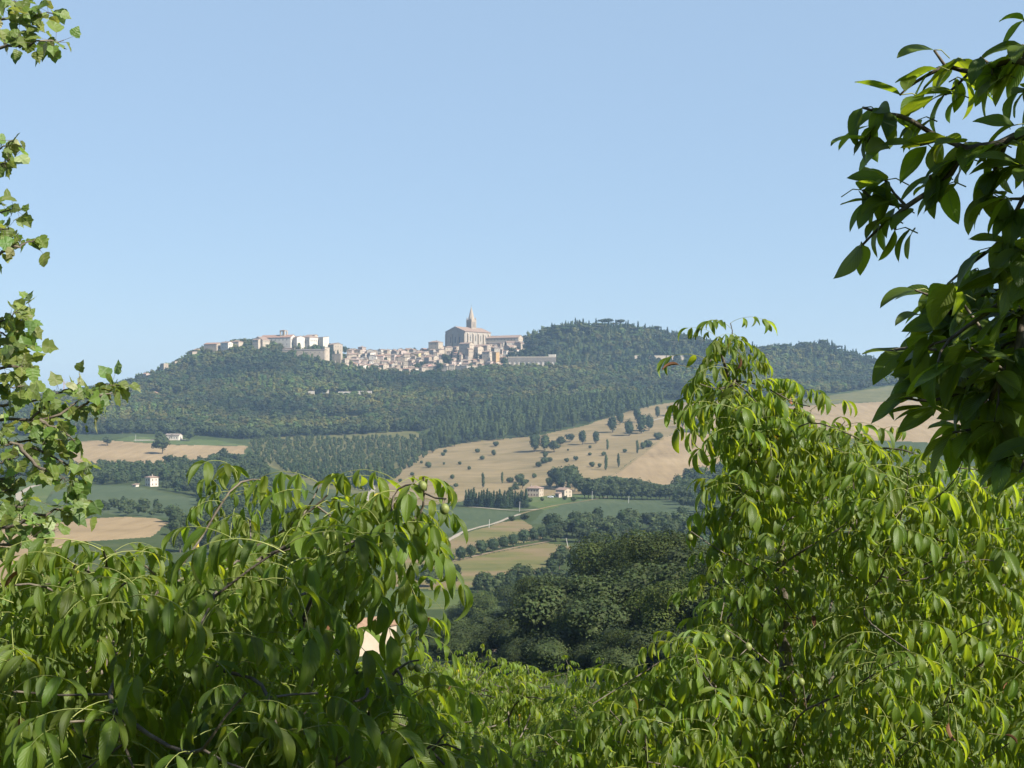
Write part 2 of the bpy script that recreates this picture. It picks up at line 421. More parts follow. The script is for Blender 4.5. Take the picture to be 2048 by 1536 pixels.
# ------------------------------------------------------------------ ground sheet, cut into fields that share their borders
ZONES = [  # (field, what it grows, outline as seen from the terrace)
 ('dirt_patch', 'soil', 'bare earth patch on the near scrubby slope', [(938, 1312), (975, 1285), (1020, 1268), (1070, 1255), (1075, 1266), (1010, 1292), (960, 1330)]),
 ('stubble_field', 'stubble', 'pale stubble field above the tree belt', [(1222, 952), (1240, 943), (1290, 905), (1330, 874), (1368, 862), (1432, 870), (1490, 868), (1500, 985), (1350, 976), (1290, 962)]),
 ('wheat_stubble', 'stubble', 'high fawn field under the hilltop woods', [(1335, 838), (1440, 818), (1600, 812), (1850, 800), (2150, 795), (2150, 900), (1480, 866), (1370, 858)]),
 ('grass_slope', 'plantation', 'green slope above the high fawn field', [(1590, 801), (1680, 788), (1780, 772), (2150, 752), (2150, 794), (1850, 799), (1600, 811)]),
 ('dry_pasture', 'dry_grass', 'dry hillside pasture dotted with bushes', [(740, 1005), (790, 958), (815, 925), (850, 903), (920, 888), (1000, 878), (1080, 872), (1180, 848), (1250, 825), (1330, 806), (1440, 800), (1440, 817), (1333, 838), (1368, 858), (1328, 873), (1288, 904), (1238, 942), (1218, 952), (1200, 985), (1120, 990), (1050, 996), (925, 1003), (850, 1012)]),
 ('fawn_field', 'stubble', 'fawn stubble field in front of the farm shed', [(135, 895), (150, 883), (230, 882), (330, 888), (400, 891), (492, 893), (488, 906), (440, 918), (330, 930), (250, 938), (150, 930)]),
 ('paddock', 'grass', 'grassy paddock beside the farm shed', [(262, 872), (330, 876), (430, 880), (492, 892), (400, 890), (330, 887), (230, 881)]),
 ('crop_field', 'crop', 'dark green crop field by the white house', [(92, 1003), (108, 985), (160, 970), (260, 971), (330, 985), (402, 1000), (425, 1040), (335, 1036), (250, 1032), (165, 1022)]),
 ('reaped_field', 'stubble', 'low stubble field behind the walnut trees', [(-250, 1062), (90, 1046), (180, 1036), (230, 1034), (310, 1036), (336, 1046), (300, 1075), (130, 1085), (95, 1165), (-250, 1230)]),
 ('ploughed_crop', 'crop', 'dark green field below the farmhouse', [(1062, 1047), (1090, 1020), (1160, 1001), (1200, 999), (1345, 1001), (1440, 1010), (1440, 1062), (1250, 1046), (1150, 1050)]),
 ('valley_crop', 'crop', 'narrow green field under the cypress row', [(780, 1010), (935, 1017), (1043, 1025), (1030, 1034), (928, 1062), (760, 1075)]),
 ('upper_meadow', 'meadow', 'brown and green meadow above the tree row', [(800, 1100), (900, 1075), (1000, 1046), (1042, 1038), (1063, 1050), (1085, 1078), (1040, 1087), (880, 1124), (800, 1140)]),
 ('lower_meadow', 'meadow', 'brown and green meadow below the tree row', [(790, 1145), (880, 1128), (1090, 1086), (1142, 1092), (1132, 1112), (1062, 1152), (1000, 1172), (900, 1182), (780, 1172)]),
 ('grass_field', 'grass', 'green grass below the meadows', [(740, 1178), (930, 1184), (930, 1215), (720, 1225)]),
 ('verge', 'grass', 'grassy verge around the winding track', [(-250, 975), (90, 958), (165, 966), (100, 985), (88, 1008), (165, 1024), (90, 1045), (-250, 1050)]),
 ('garden', 'grass', 'green garden round the farmhouse', [(1040, 1000), (1060, 985), (1150, 985), (1250, 1000), (1160, 1001), (1088, 1020)]),
 ('orchard_grass', 'plantation', 'yellowish grass between rows of young trees', [(495, 885), (560, 872), (690, 868), (830, 862), (862, 905), (800, 955), (735, 1003), (700, 985), (620, 970), (520, 922)]),
 ('clearing', 'grass', 'small grassy clearing in the hillside wood', [(893, 800), (915, 790), (955, 787), (960, 793), (920, 803)]),
 ('hillside_clearing', 'plantation', 'yellowish clearing low in the hillside wood', [(630, 838), (700, 830), (745, 834), (745, 842), (690, 846), (640, 846)]),
]
ys = np.concatenate([np.arange(-120, 100, 5.0), np.arange(100, 430, 5.0), np.arange(430, 800, 3.5), np.arange(800, 2230, 5.5), np.array([2260, 2300, 2380, 2500, 2700, 3000, 3500, 4200, 5200, 6500, 8500])])
sv = np.concatenate([-np.geomspace(2.2, 0.44, 30)[:-1], np.arange(-0.44, 0.4401, 0.00098), np.geomspace(0.44, 2.2, 30)[1:]])
GX = sv[None, :] * (ys[:, None] + 150.0)
GY = np.broadcast_to(ys[:, None], GX.shape)
GZ = gz(GX, GY)
nr, nc = GX.shape
GV = np.stack([GX, GY, GZ], -1).reshape(-1, 3)
I = np.arange(nr * nc).reshape(nr, nc)
GF = np.stack([I[:-1, :-1], I[:-1, 1:], I[1:, 1:], I[1:, :-1]], -1).reshape(-1, 4)
cen = GV[GF].mean(1)
cy = np.maximum(cen[:, 1], 1.0)
cpx, cpy = 1024 + F * cen[:, 0] / cy, YH - F * cen[:, 2] / cy
jx = 2.6 * fbm(cen[:, 0], cen[:, 1], 0.045, 5); jy = 0.9 * fbm(cen[:, 0], cen[:, 1], 0.05, 9)
zone = np.full(len(GF), -1)
far = cen[:, 1] > 380
nearz = (cen[:, 1] > 95) & (cen[:, 1] < 300)
for k in range(len(ZONES) - 1, -1, -1):
    ok = inpoly(cpx + jx, cpy + jy, ZONES[k][3]) & (nearz if k == 0 else far)
    zone[ok] = k
def ground_piece(name, mat, faces):
    u, inv = np.unique(faces.ravel(), return_inverse=True)
    me = np_mesh(name, GV[u], inv.reshape(-1, 4), None, mats=[mat], smooth=True)
    return tag(mesh_obj(name, me), kind='structure')
ground_piece('ground', M['floor'], GF[zone < 0])
for k, (nm, mk, lab, _) in enumerate(ZONES):
    if (zone == k).any():
        tag(ground_piece(nm, M[mk], GF[zone == k]), lab)

def ribbon(name, pix, width, label, mat='track', lift=0.12, dmin=300):
    P = np.array([hit(px, py, dmin) for px, py in pix])
    seg = np.concatenate([[0], np.cumsum(np.linalg.norm(np.diff(P[:, :2], axis=0), axis=1))])
    n = max(int(seg[-1] / 6), 4); q = np.linspace(0, seg[-1], n)
    X = np.interp(q, seg, P[:, 0]); Y = np.interp(q, seg, P[:, 1])
    for _ in range(3):
        X[1:-1] = .25 * X[:-2] + .5 * X[1:-1] + .25 * X[2:]; Y[1:-1] = .25 * Y[:-2] + .5 * Y[1:-1] + .25 * Y[2:]
    tx, ty = np.gradient(X), np.gradient(Y); l = np.hypot(tx, ty)
    nx, ny = -ty / l, tx / l
    w = width / 2 * (1 + 0.15 * np.sin(q * 0.21))
    V = []
    for s in (-1, 0, 1):
        x = X + nx * w * s; y = Y + ny * w * s
        V.append(np.stack([x, y, gz(x, y) + lift + (0.04 if s == 0 else 0)], -1))
    V = np.stack(V, 1).reshape(-1, 3)
    Fq = [(3 * i + s, 3 * i + s + 1, 3 * i + s + 4, 3 * i + s + 3) for i in range(n - 1) for s in (0, 1)]
    return tag(mesh_obj(name, np_mesh(name, V, Fq, None, mats=[M[mat]], smooth=True)), label, kind='structure')

ribbon('track', [(97, 967), (62, 974), (36, 989), (40, 1003), (14, 1019), (-60, 1030)], 4.0, 'white track winding down the grassy left bank')
ribbon('road', [(860, 1100), (905, 1077), (925, 1064), (960, 1055), (1000, 1044), (1040, 1029)], 2.6, 'pale road running up between the valley fields')
ribbon('farm_track', [(1040, 1029), (1062, 1022), (1120, 1010), (1150, 1006), (1180, 1001), (1215, 995)], 2.2, 'faint farm track rising to the farmhouse', 'dry_grass')
ribbon('lane', [(930, 1014), (975, 1017), (1010, 1021), (1040, 1022), (1078, 1019)], 3.0, 'pale lane under the cypress row')
ribbon('field_track', [(1218, 953), (1240, 943), (1290, 905), (1330, 874), (1370, 861), (1440, 868)], 2.6, 'grassy track edging the pale stubble field', 'dry_grass')
ribbon('hill_track', [(1290, 846), (1320, 838), (1370, 829), (1440, 819), (1480, 815)], 4.5, 'pale track crossing the high dry pasture')
ribbon('driveway', [(735, 1035), (741, 1000), (743, 985), (747, 962)], 5.0, 'pale driveway running down from the young trees')
ribbon('yard', [(268, 881), (300, 881), (345, 881), (372, 880)], 7.0, 'pale yard in front of the farm shed')
ribbon('grass_path', [(868, 1131), (960, 1110), (1050, 1093), (1105, 1083)], 2.6, 'worn path along the foot of the tree row', 'soil')

# ------------------------------------------------------------------ camera, light, air
cd = bpy.data.cameras.new('camera'); cam = link(bpy.data.objects.new('camera', cd)) or None
cam = bpy.data.objects['camera']
cd.sensor_width = 36.0; cd.lens = 36.0 * F / 2048.0
cd.shift_y = (YH - 768.0) / 2048.0
cd.clip_start = 0.05; cd.clip_end = 40000
cam.location = (0, 0, 0); cam.rotation_euler = (R(90), 0, 0)
SC.camera = cam

SUN_EL, SUN_X, SUN_Y = R(40), 0.80, -0.60
S = Vector((SUN_X * math.cos(SUN_EL), SUN_Y * math.cos(SUN_EL), math.sin(SUN_EL))).normalized()
ld = bpy.data.lights.new('sun', 'SUN'); ld.energy = 5.0; ld.angle = R(0.53); ld.color = (1.0, 0.94, 0.85)
sun = bpy.data.objects.new('sun', ld); link(sun)
sun.rotation_euler = S.to_track_quat('Z', 'Y').to_euler(); sun.location = (60, -60, 80)
w = bpy.data.worlds.new('World'); SC.world = w; w.use_nodes = True
wn = w.node_tree; bg = wn.nodes['Background']
sk = wn.nodes.new('ShaderNodeTexSky'); sk.sky_type = 'NISHITA'; sk.sun_disc = False
sk.sun_elevation = SUN_EL; sk.sun_rotation = math.atan2(SUN_X, SUN_Y)
sk.altitude = 300; sk.air_density = 1.0; sk.dust_density = 0.05; sk.ozone_density = 2.2
# a hazy summer sky: the clear-sky gradient evened out by bright haze
tcw = wn.nodes.new('ShaderNodeTexCoord'); spw = wn.nodes.new('ShaderNodeSeparateXYZ'); wn.links.new(tcw.outputs['Generated'], spw.inputs[0])
mpr = wn.nodes.new('ShaderNodeMapRange'); mpr.inputs[1].default_value = 0.28; mpr.inputs[2].default_value = 0.48; mpr.inputs[3].default_value = 0.74; mpr.inputs[4].default_value = 0.08
wn.links.new(spw.outputs[2], mpr.inputs[0])
mxs = wn.nodes.new('ShaderNodeMixRGB'); wn.links.new(mpr.outputs[0], mxs.inputs[0]); mxs.inputs[2].default_value = (2.58, 3.62, 4.95, 1)
wn.links.new(sk.outputs[0], mxs.inputs[1]); wn.links.new(mxs.outputs[0], bg.inputs[0]); bg.inputs[1].default_value = 0.075
SC.view_settings.view_transform = 'Standard'; SC.view_settings.look = 'None'
SC.view_settings.exposure = 1.12; SC.view_settings.gamma = 1.0; SC.view_settings.use_curve_mapping = False

V, Fq = box_arr(-19500, 19500, -500, 8900, -95, 152)
me = np_mesh('haze', V, Fq)
hm, hnt, hnn, hl = new_mat('air'); ho = hnn.new('ShaderNodeOutputMaterial'); pv = hnn.new('ShaderNodeVolumePrincipled')
pv.inputs['Color'].default_value = (0.50, 0.72, 1.0, 1); pv.inputs['Density'].default_value = 0.000108; pv.inputs['Anisotropy'].default_value = 0.2
hl.new(pv.outputs[0], ho.inputs['Volume']); me.materials.append(hm)
tag(mesh_obj('haze', me), 'thin blue summer haze over the valley', kind='stuff')
cy_ = SC.cycles
cy_.use_denoising = True
try: cy_.denoiser = 'OPENIMAGEDENOISE'
except Exception: pass
cy_.max_bounces = 8; cy_.diffuse_bounces = 3; cy_.glossy_bounces = 2; cy_.transmission_bounces = 4; cy_.volume_bounces = 1; cy_.transparent_max_bounces = 4
cy_.caustics_reflective = False; cy_.caustics_refractive = False
cy_.use_adaptive_sampling = True; cy_.adaptive_threshold = 0.015

# ------------------------------------------------------------------ trees seen from afar
def ico(sub):
    t = (1 + 5 ** .5) / 2
    V = [(-1, t, 0), (1, t, 0), (-1, -t, 0), (1, -t, 0), (0, -1, t), (0, 1, t), (0, -1, -t), (0, 1, -t), (t, 0, -1), (t, 0, 1), (-t, 0, -1), (-t, 0, 1)]
    T = [(0, 11, 5), (0, 5, 1), (0, 1, 7), (0, 7, 10), (0, 10, 11), (1, 5, 9), (5, 11, 4), (11, 10, 2), (10, 7, 6), (7, 1, 8), (3, 9, 4), (3, 4, 2), (3, 2, 6), (3, 6, 8), (3, 8, 9), (4, 9, 5), (2, 4, 11), (6, 2, 10), (8, 6, 7), (9, 8, 1)]
    V = [tuple(nrm(np.array(v))) for v in V]
    for _ in range(sub):
        cache = {}; T2 = []
        def mid(a, b):
            k = (min(a, b), max(a, b))
            if k not in cache:
                V.append(tuple(nrm((np.array(V[a]) + np.array(V[b])) / 2))); cache[k] = len(V) - 1
            return cache[k]
        for a, b, c in T:
            x, y, z = mid(a, b), mid(b, c), mid(c, a)
            T2 += [(a, x, z), (b, y, x), (c, z, y), (x, y, z)]
        T = T2
    return np.array(V, float), np.array(T)
ICO0, ICO1, ICO2 = ico(0), ico(1), ico(2)

def leaf_quads(rg, P, Nn, size, jitter=0.6):
    """one small leaf clump (a bent quad) at each point, facing roughly along Nn"""
    n = len(P)
    Nn = nrm(Nn + rg.normal(0, jitter, (n, 3)))
    a = nrm(np.cross(Nn, rg.normal(0, 1, (n, 3)))); b = np.cross(Nn, a)
    s = size * rg.uniform(0.6, 1.35, (n, 1)) * 0.5
    as_ = rg.uniform(0.75, 1.3, (n, 1))
    V = np.stack([P - a * s * as_ - b * s / as_ * 0.5, P + a * s * 0.3 * as_ - b * s / as_ * 1.1 , P + a * s * as_ + b * s / as_ * 0.55, P - a * s * 0.35 * as_ + b * s / as_], 1)
    V += Nn[:, None, :] * rg.uniform(-0.25, 0.25, (n, 4, 1)) * s[:, None, :]
    return V.reshape(-1, 3), np.arange(n * 4).reshape(n, 4)

def lobes_for(kind, rg):
    """crown lobes (centre, radius xyz) of a tree one unit tall"""
    L = []
    if kind == 'broad':
        n = rg.integers(7, 10)
        w = rg.uniform(0.30, 0.40)
        for k in range(n):
            a = rg.uniform(0, 6.28); q = rg.uniform(0, 1) ** 0.6
            z = rg.uniform(0.34, 0.80)
            m = w * (1.0 - abs(z - 0.5) * 1.1)
            r = rg.uniform(0.14, 0.22)
            L.append(((m * q * math.cos(a), m * q * math.sin(a), z), (r, r, r * rg.uniform(0.8, 1.0))))
        L.append(((0, 0, 0.55), (w * 0.85, w * 0.85, 0.34)))
    elif kind == 'oval':
        for k in range(5):
            a = rg.uniform(0, 6.28); z = rg.uniform(0.25, 0.8); r = rg.uniform(0.12, 0.17)
            L.append(((0.10 * math.cos(a), 0.10 * math.sin(a), z), (r, r, r * 1.4)))
        L.append(((0, 0, 0.54), (0.22, 0.22, 0.44)))
    elif kind == 'round':
        for k in range(5):
            a = rg.uniform(0, 6.28); L.append(((0.12 * math.cos(a), 0.12 * math.sin(a), rg.uniform(0.4, 0.7)), (0.27, 0.27, 0.27)))
        L.append(((0, 0, 0.53), (0.38, 0.38, 0.44)))
    elif kind == 'poplar':
        for k in range(5):
            a = rg.uniform(0, 6.28); z = 0.2 + k * 0.16; r = rg.uniform(0.07, 0.10) * (1.15 - 0.6 * abs(z - 0.45))
            L.append(((0.04 * math.cos(a), 0.04 * math.sin(a), z), (r, r, 0.17)))
        L.append(((0, 0, 0.54), (0.10, 0.10, 0.46)))
    elif kind == 'cypress':
        for k in range(6):
            z = 0.12 + k * 0.155; r = 0.11 * (1.0 - 0.85 * max(0, (z - 0.15)) ** 1.3)
            L.append(((rg.uniform(-.015, .015), rg.uniform(-.015, .015), z), (r, r, 0.15)))
    elif kind == 'cone':
        for k in range(6):
            z = 0.12 + k * 0.15; r = 0.20 * (1.0 - 0.95 * max(0, (z - 0.08)))
            L.append(((rg.uniform(-.02, .02), rg.uniform(-.02, .02), z), (r, r, 0.14)))
    elif kind == 'pine':
        for k in range(9):
            a = rg.uniform(0, 6.28); q = rg.uniform(0.1, 0.42); r = rg.uniform(0.13, 0.19)
            L.append(((q * math.cos(a), q * math.sin(a), rg.uniform(0.78, 0.86)), (r, r, r * 0.6)))
        L.append(((0, 0, 0.82), (0.40, 0.40, 0.13)))
    elif kind == 'cedar':
        for k in range(5):
            z = 0.38 + k * 0.13; m = 0.36 * (1.15 - z) + 0.06
            for q in range(3):
                a = rg.uniform(0, 6.28)
                L.append(((m * 0.8 * math.cos(a), m * 0.8 * math.sin(a), z + rg.uniform(-.03, .03)), (0.17, 0.17, 0.045)))
            L.append(((0, 0, z), (m * 0.6, m * 0.6, 0.05)))
    elif kind == 'bush':
        for k in range(5):
            a = rg.uniform(0, 6.28); r = rg.uniform(0.25, 0.38)
            L.append(((0.28 * math.cos(a), 0.28 * math.sin(a), rg.uniform(0.35, 0.65)), (r, r, r)))
        L.append(((0, 0, 0.42), (0.42, 0.42, 0.45)))
    return L

TRUNK_TOP = dict(broad=0.45, oval=0.4, round=0.3, poplar=0.5, cypress=0.3, cone=0.3, pine=0.8, cedar=0.9, bush=0.25)
def crown_arr(kind, seed, nq, size, core=ICO0, core_scale=0.8):
    rg = np.random.default_rng(seed)
    L = lobes_for(kind, rg)
    vol = np.array([l[1][0] * l[1][2] for l in L]); cnt = np.maximum((vol / vol.sum() * nq).astype(int), 3)
    Vs, Q, T3, tint = [], [], [], []; n = 0
    for (c, r), k in zip(L, cnt):
        c = np.array(c); r = np.array(r)
        d = nrm(rg.normal(0, 1, (k, 3)))
        P = c + d * r * rg.uniform(0.82, 1.12, (k, 1))
        P[:, 2] = np.maximum(P[:, 2], 0.02)
        V, Fq = leaf_quads(rg, P, d + np.array([0, 0, 0.25]), size, 0.32 if nq < 200 else 0.38)
        Vs.append(V); Q.append(Fq + n); n += len(V)
        tint.append(np.repeat(rg.uniform(0.86, 1.16, (k, 1)) * np.array([[1.0, 1.0, 1.0]]) + rg.normal(0, .05, (k, 3)), 4, axis=0) * rg.uniform(0.85, 1.18))
        if core is not None:
            cv = core[0] * r * core_scale * rg.uniform(0.85, 1.12, (len(core[0]), 1)) + c
            Vs.append(cv); T3.append(core[1] + n); n += len(cv); tint.append(np.full((len(cv), 3), 0.9))
    return np.concatenate(Vs), np.concatenate(Q), (np.concatenate(T3) if T3 else np.zeros((0, 3), int)), np.concatenate(tint)

def trunk_arr(kind, seed, sides=5):
    rg = np.random.default_rng(seed + 77)
    top = TRUNK_TOP[kind]
    r0 = 0.028 if kind not in ('bush',) else 0.03
    P = np.array([(0, 0, -0.06), (rg.uniform(-.01, .01), rg.uniform(-.01, .01), top * 0.5), (rg.uniform(-.02, .02), rg.uniform(-.02, .02), top)])
    V, Fq = tube_arr(P, [r0, r0 * 0.75, r0 * 0.45], sides)
    if kind in ('broad', 'pine', 'bush'):
        Vs, Fs, n = [V], [Fq], len(V)
        for k in range(4):
            a = rg.uniform(0, 6.28); e = P[2] + np.array([0.2 * math.cos(a), 0.2 * math.sin(a), 0.16 if kind != 'pine' else 0.03])
            s = P[1] * 0.4 + P[2] * 0.6
            v, f = tube_arr([s, (s + e) / 2 + np.array([0, 0, .02]), e], [r0 * .5, r0 * .35, r0 * .2], 4)
            Vs.append(v); Fs.append(f + n); n += len(v)
        V, Fq = np.concatenate(Vs), np.concatenate(Fs)
    return V, Fq

TINT = dict(broad=(1.0, 1.0, 1.0), oval=(0.9, 1.02, 1.05), round=(0.95, 1.1, 1.5), poplar=(1.3, 1.3, 1.15), cypress=(0.62, 0.74, 0.8), cone=(0.62, 0.8, 0.85), pine=(0.85, 0.92, 0.8), cedar=(0.7, 0.85, 0.95), bush=(1.0, 1.0, 0.9))
PROTO = {}
def proto(kind, var, lod):
    """mesh pair (crown, trunk) of a tree one unit tall; lod 0 is farthest"""
    k = (kind, var, lod)
    if k not in PROTO:
        nq, size, core = [(110, 0.15, ICO0), (420, 0.078, ICO1), (2600, 0.036, ICO1), (9000, 0.021, None)][lod]
        if kind in ('poplar', 'cypress', 'cone'):
            size *= 0.6
        V, Q, T3, t = crown_arr(kind, 1000 + var * 17 + sum(map(ord, kind)), nq, size, core, 0.8 if lod < 2 else 0.7)
        base = np.array(TINT[kind])
        cm = np_mesh(kind + '_crown', V, Q, T3, tint=t * base, mats=[M['far_leaf'] if lod < 3 else M['oak_leaf']])
        tv, tf = trunk_arr(kind, var)
        tm = np_mesh(kind + '_trunk', tv, tf, None, mats=[M['far_bark']], smooth=True)
        PROTO[k] = (cm, tm)
    return PROTO[k]

SRC = {}
def plant(name, kind, lod, pos, h, label, cat, group=None, wide=1.0, nvar=5, small=False):
    """one tree as a thing: an empty at its foot, a trunk and a crown (very small ones: a single mesh)"""
    var = rnd.randrange(nvar)
    key = (name, kind, lod, var, small)
    if key not in SRC:
        cm, tm = proto(kind, var, lod)
        if small:
            a = Acc(); n4 = len(cm.polygons)
            V, Q, T3, t = crown_arr(kind, 1000 + var * 17 + sum(map(ord, kind)), 110, 0.15 if kind not in ('poplar', 'cypress', 'cone') else 0.09, ICO0)
            a.add(V, Q, T3, t * np.array(TINT[kind])); tv, tf = trunk_arr(kind, var); a.add(tv, tf, None, (1, 1, 1), m=1)
            r = mesh_obj(name, a.mesh(name, [M['far_leaf'], M['far_bark']]))
        else:
            r = bpy.data.objects.new(name, None); link(r)
            mesh_obj('trunk', tm, r); mesh_obj('crown', cm, r)
        SRC[key] = r; o = r
    else:
        o = copy_tree(SRC[key])
        for k in ('label', 'category', 'group'):
            if k in o: del o[k]
    o.location = (pos[0], pos[1], pos[2] - 0.1)
    o.rotation_euler = (0, 0, rnd.uniform(0, 6.28)); o.scale = (h * wide, h * wide, h)
    return tag(o, label, cat, group)

PLANTED = []     # feet of the single trees, so that the woods leave room
def scatter(poly, spacing, dmin=300, dmax=2250, seed=1, relax=0.72, space='pix', jitter=True):
    """feet inside an outline; spacing in metres on the ground"""
    rg = np.random.default_rng(seed)
    xs = [p[0] for p in poly]; ys_ = [p[1] for p in poly]
    got = []
    corners = [hit(px, py, dmin) for px, py in poly]
    x0, x1 = min(c[0] for c in corners), max(c[0] for c in corners)
    y0, y1 = min(c[1] for c in corners), max(c[1] for c in corners)
    nx, ny = int((x1 - x0) / spacing) + 2, int((y1 - y0) / spacing) + 2
    ix, iy = np.meshgrid(np.arange(nx), np.arange(ny))
    X = x0 + (ix + 0.5 * (iy % 2)) * spacing; Y = y0 + iy * spacing * 0.9
    if jitter:
        X = X + rg.uniform(-.42, .42, X.shape) * spacing; Y = Y + rg.uniform(-.42, .42, X.shape) * spacing
    X = X.ravel(); Y = Y.ravel()
    Z = gz(X, Y)
    px, py = proj(X, Y, Z)
    ok = inpoly(px, py, poly) & (Y > dmin) & (Y < dmax)
    return np.stack([X[ok], Y[ok], Z[ok]], -1)

# --- trees that stand alone on the dry pasture
def lone(name, kind, px, py, hp, label, cat, group=None, wide=1.0, lod=1, dmin=400):
    p = hit(px, py, dmin); h = hp / F * p[1]
    PLANTED.append(p)
    return plant(name, kind, lod, p, h, label, cat, group, wide)

for px, py, hp, lab in [
    (1212, 941, 32, 'slim poplar on the dry pasture, nearer of the two by the stubble corner'),
    (1237, 935, 28, 'slim poplar right beside the stubble field corner'),
    (1275, 908, 27, 'single slim poplar standing higher up along the pale stubble edge'),
    (966, 976, 30, 'tall slim poplar on the pasture above the cypress row'),
    (1004, 968, 24, 'slim poplar on the lower pasture, above the middle of the cypress row'),
    (1366, 856, 34, 'narrow poplar by the track at the top of the pale stubble field'),
    (1215, 900, 22, 'small slim poplar near the middle of the dry pasture')]:
    lone('poplar_tree', 'poplar', px, py, hp, lab, 'tree', 'slim poplars on the dry pasture')
bush = [(843, 928, 8), (858, 936, 14), (888, 930, 6), (886, 912, 9), (891, 906, 9), (920, 930, 8), (938, 940, 10), (965, 920, 11), (988, 912, 13), (955, 905, 10), (992, 893, 12), (1043, 876, 14),
        (1065, 889, 10), (1078, 935, 14), (1087, 928, 16), (1090, 916, 14), (1100, 924, 12), (1136, 903, 5), (1152, 922, 10), (1134, 925, 10), (1185, 934, 12), (1199, 936, 10), (1180, 912, 8), (1207, 912, 10),
        (1020, 966, 14), (1022, 985, 13), (1037, 965, 18), (1042, 958, 12), (1053, 967, 10), (1068, 957, 13), (905, 958, 12), (900, 985, 16), (912, 975, 10), (1152, 941, 9), (1250, 905, 9), (1180, 898, 8), (1286, 898, 16), (1298, 895, 18), (1317, 880, 18), (800, 965, 9), (824, 952, 9), (815, 985, 10)]
bush.sort()
ORD = ['first', 'second', 'third', 'fourth', 'fifth', 'sixth', 'seventh', 'eighth', 'ninth', 'tenth', 'eleventh', 'twelfth', 'thirteenth', 'fourteenth', 'fifteenth', 'sixteenth', 'seventeenth', 'eighteenth', 'nineteenth', 'twentieth']
ORD += ['twenty-' + o for o in ORD[:9]] + ['thirtieth'] + ['thirty-' + o for o in ORD[:9]] + ['fortieth'] + ['forty-' + o for o in ORD[:9]] + ['fiftieth'] + ['fifty-' + o for o in ORD[:9]] + ['sixtieth'] + ['sixty-' + o for o in ORD[:9]]
for i, (px, py, hp) in enumerate(bush):
    lone('shrub', 'bush', px, py, hp, '%s dark bush dotted over the dry pasture, %s from the left' % ('tiny' if hp < 9 else 'small' if hp < 13 else 'large', ORD[i]), 'bush', 'bushes dotted over the dry pasture', 1.0 if i % 3 else 0.8)
# --- clumps on the pasture and along its top edge
for i, (px, py, hp, wd) in enumerate([(1070, 905, 42, 0.9), (1090, 902, 36, 0.9), (1108, 905, 26, 1), (1165, 890, 30, 0.85), (1192, 888, 26, 0.9), (1225, 865, 34, 0.9), (1258, 872, 34, 0.9), (1283, 868, 40, 0.9), (1298, 862, 36, .8), (1315, 836, 24, .7),
        (1380, 862, 32, 0.9), (1392, 866, 30, 0.9), (1408, 866, 34, 0.9), (1120, 892, 22, 1), (1345, 832, 22, 1.1), (1140, 885, 20, 1), (1240, 850, 30, 0.8), (1275, 846, 34, 0.8)]):
    lone('broadleaf_tree', 'oval' if wd < 0.95 else 'broad', px, py, hp, 'leafy tree of the loose clumps on the upper dry pasture, %s from the left' % ORD[sorted([1070, 1090, 1108, 1165, 1192, 1225, 1258, 1283, 1298, 1315, 1380, 1392, 1408, 1120, 1345, 1140, 1240, 1275]).index(px)], 'tree', 'loose clumps on the upper pasture', wd * 1.25)
# --- the tidy row of round blue-green trees between the meadows
row = [(860, 1136, 22), (879, 1130, 25), (902, 1126, 20), (921, 1121, 27), (942, 1116, 26), (963, 1111, 30), (985, 1105, 28), (1006, 1100, 27), (1027, 1094, 28), (1047, 1089, 29), (1067, 1084, 26), (1086, 1081, 28), (1104, 1080, 34)]
for i, (px, py, hp) in enumerate(row):
    lone('round_tree', 'round', px, py, hp * 1.1, 'round blue-green tree in the straight row between the meadows, %s from the left' % ORD[i], 'tree', 'straight row of round trees between the meadows', 1.08 if i % 4 else 0.98, 1)
# --- cypress row under the farmhouse
for i in range(24):
    px = 932 + i * 5.2 + rnd.uniform(-1, 1); py = 1013 + (i / 23) * 6 - (3 if i > 17 else 0)
    lone('cypress_tree', 'cone', px, py, rnd.uniform(26, 40), 'dark pointed conifer in the row below the farmhouse, %s from the left' % ORD[i], 'tree', 'row of dark conifers below the farmhouse', 1.1)
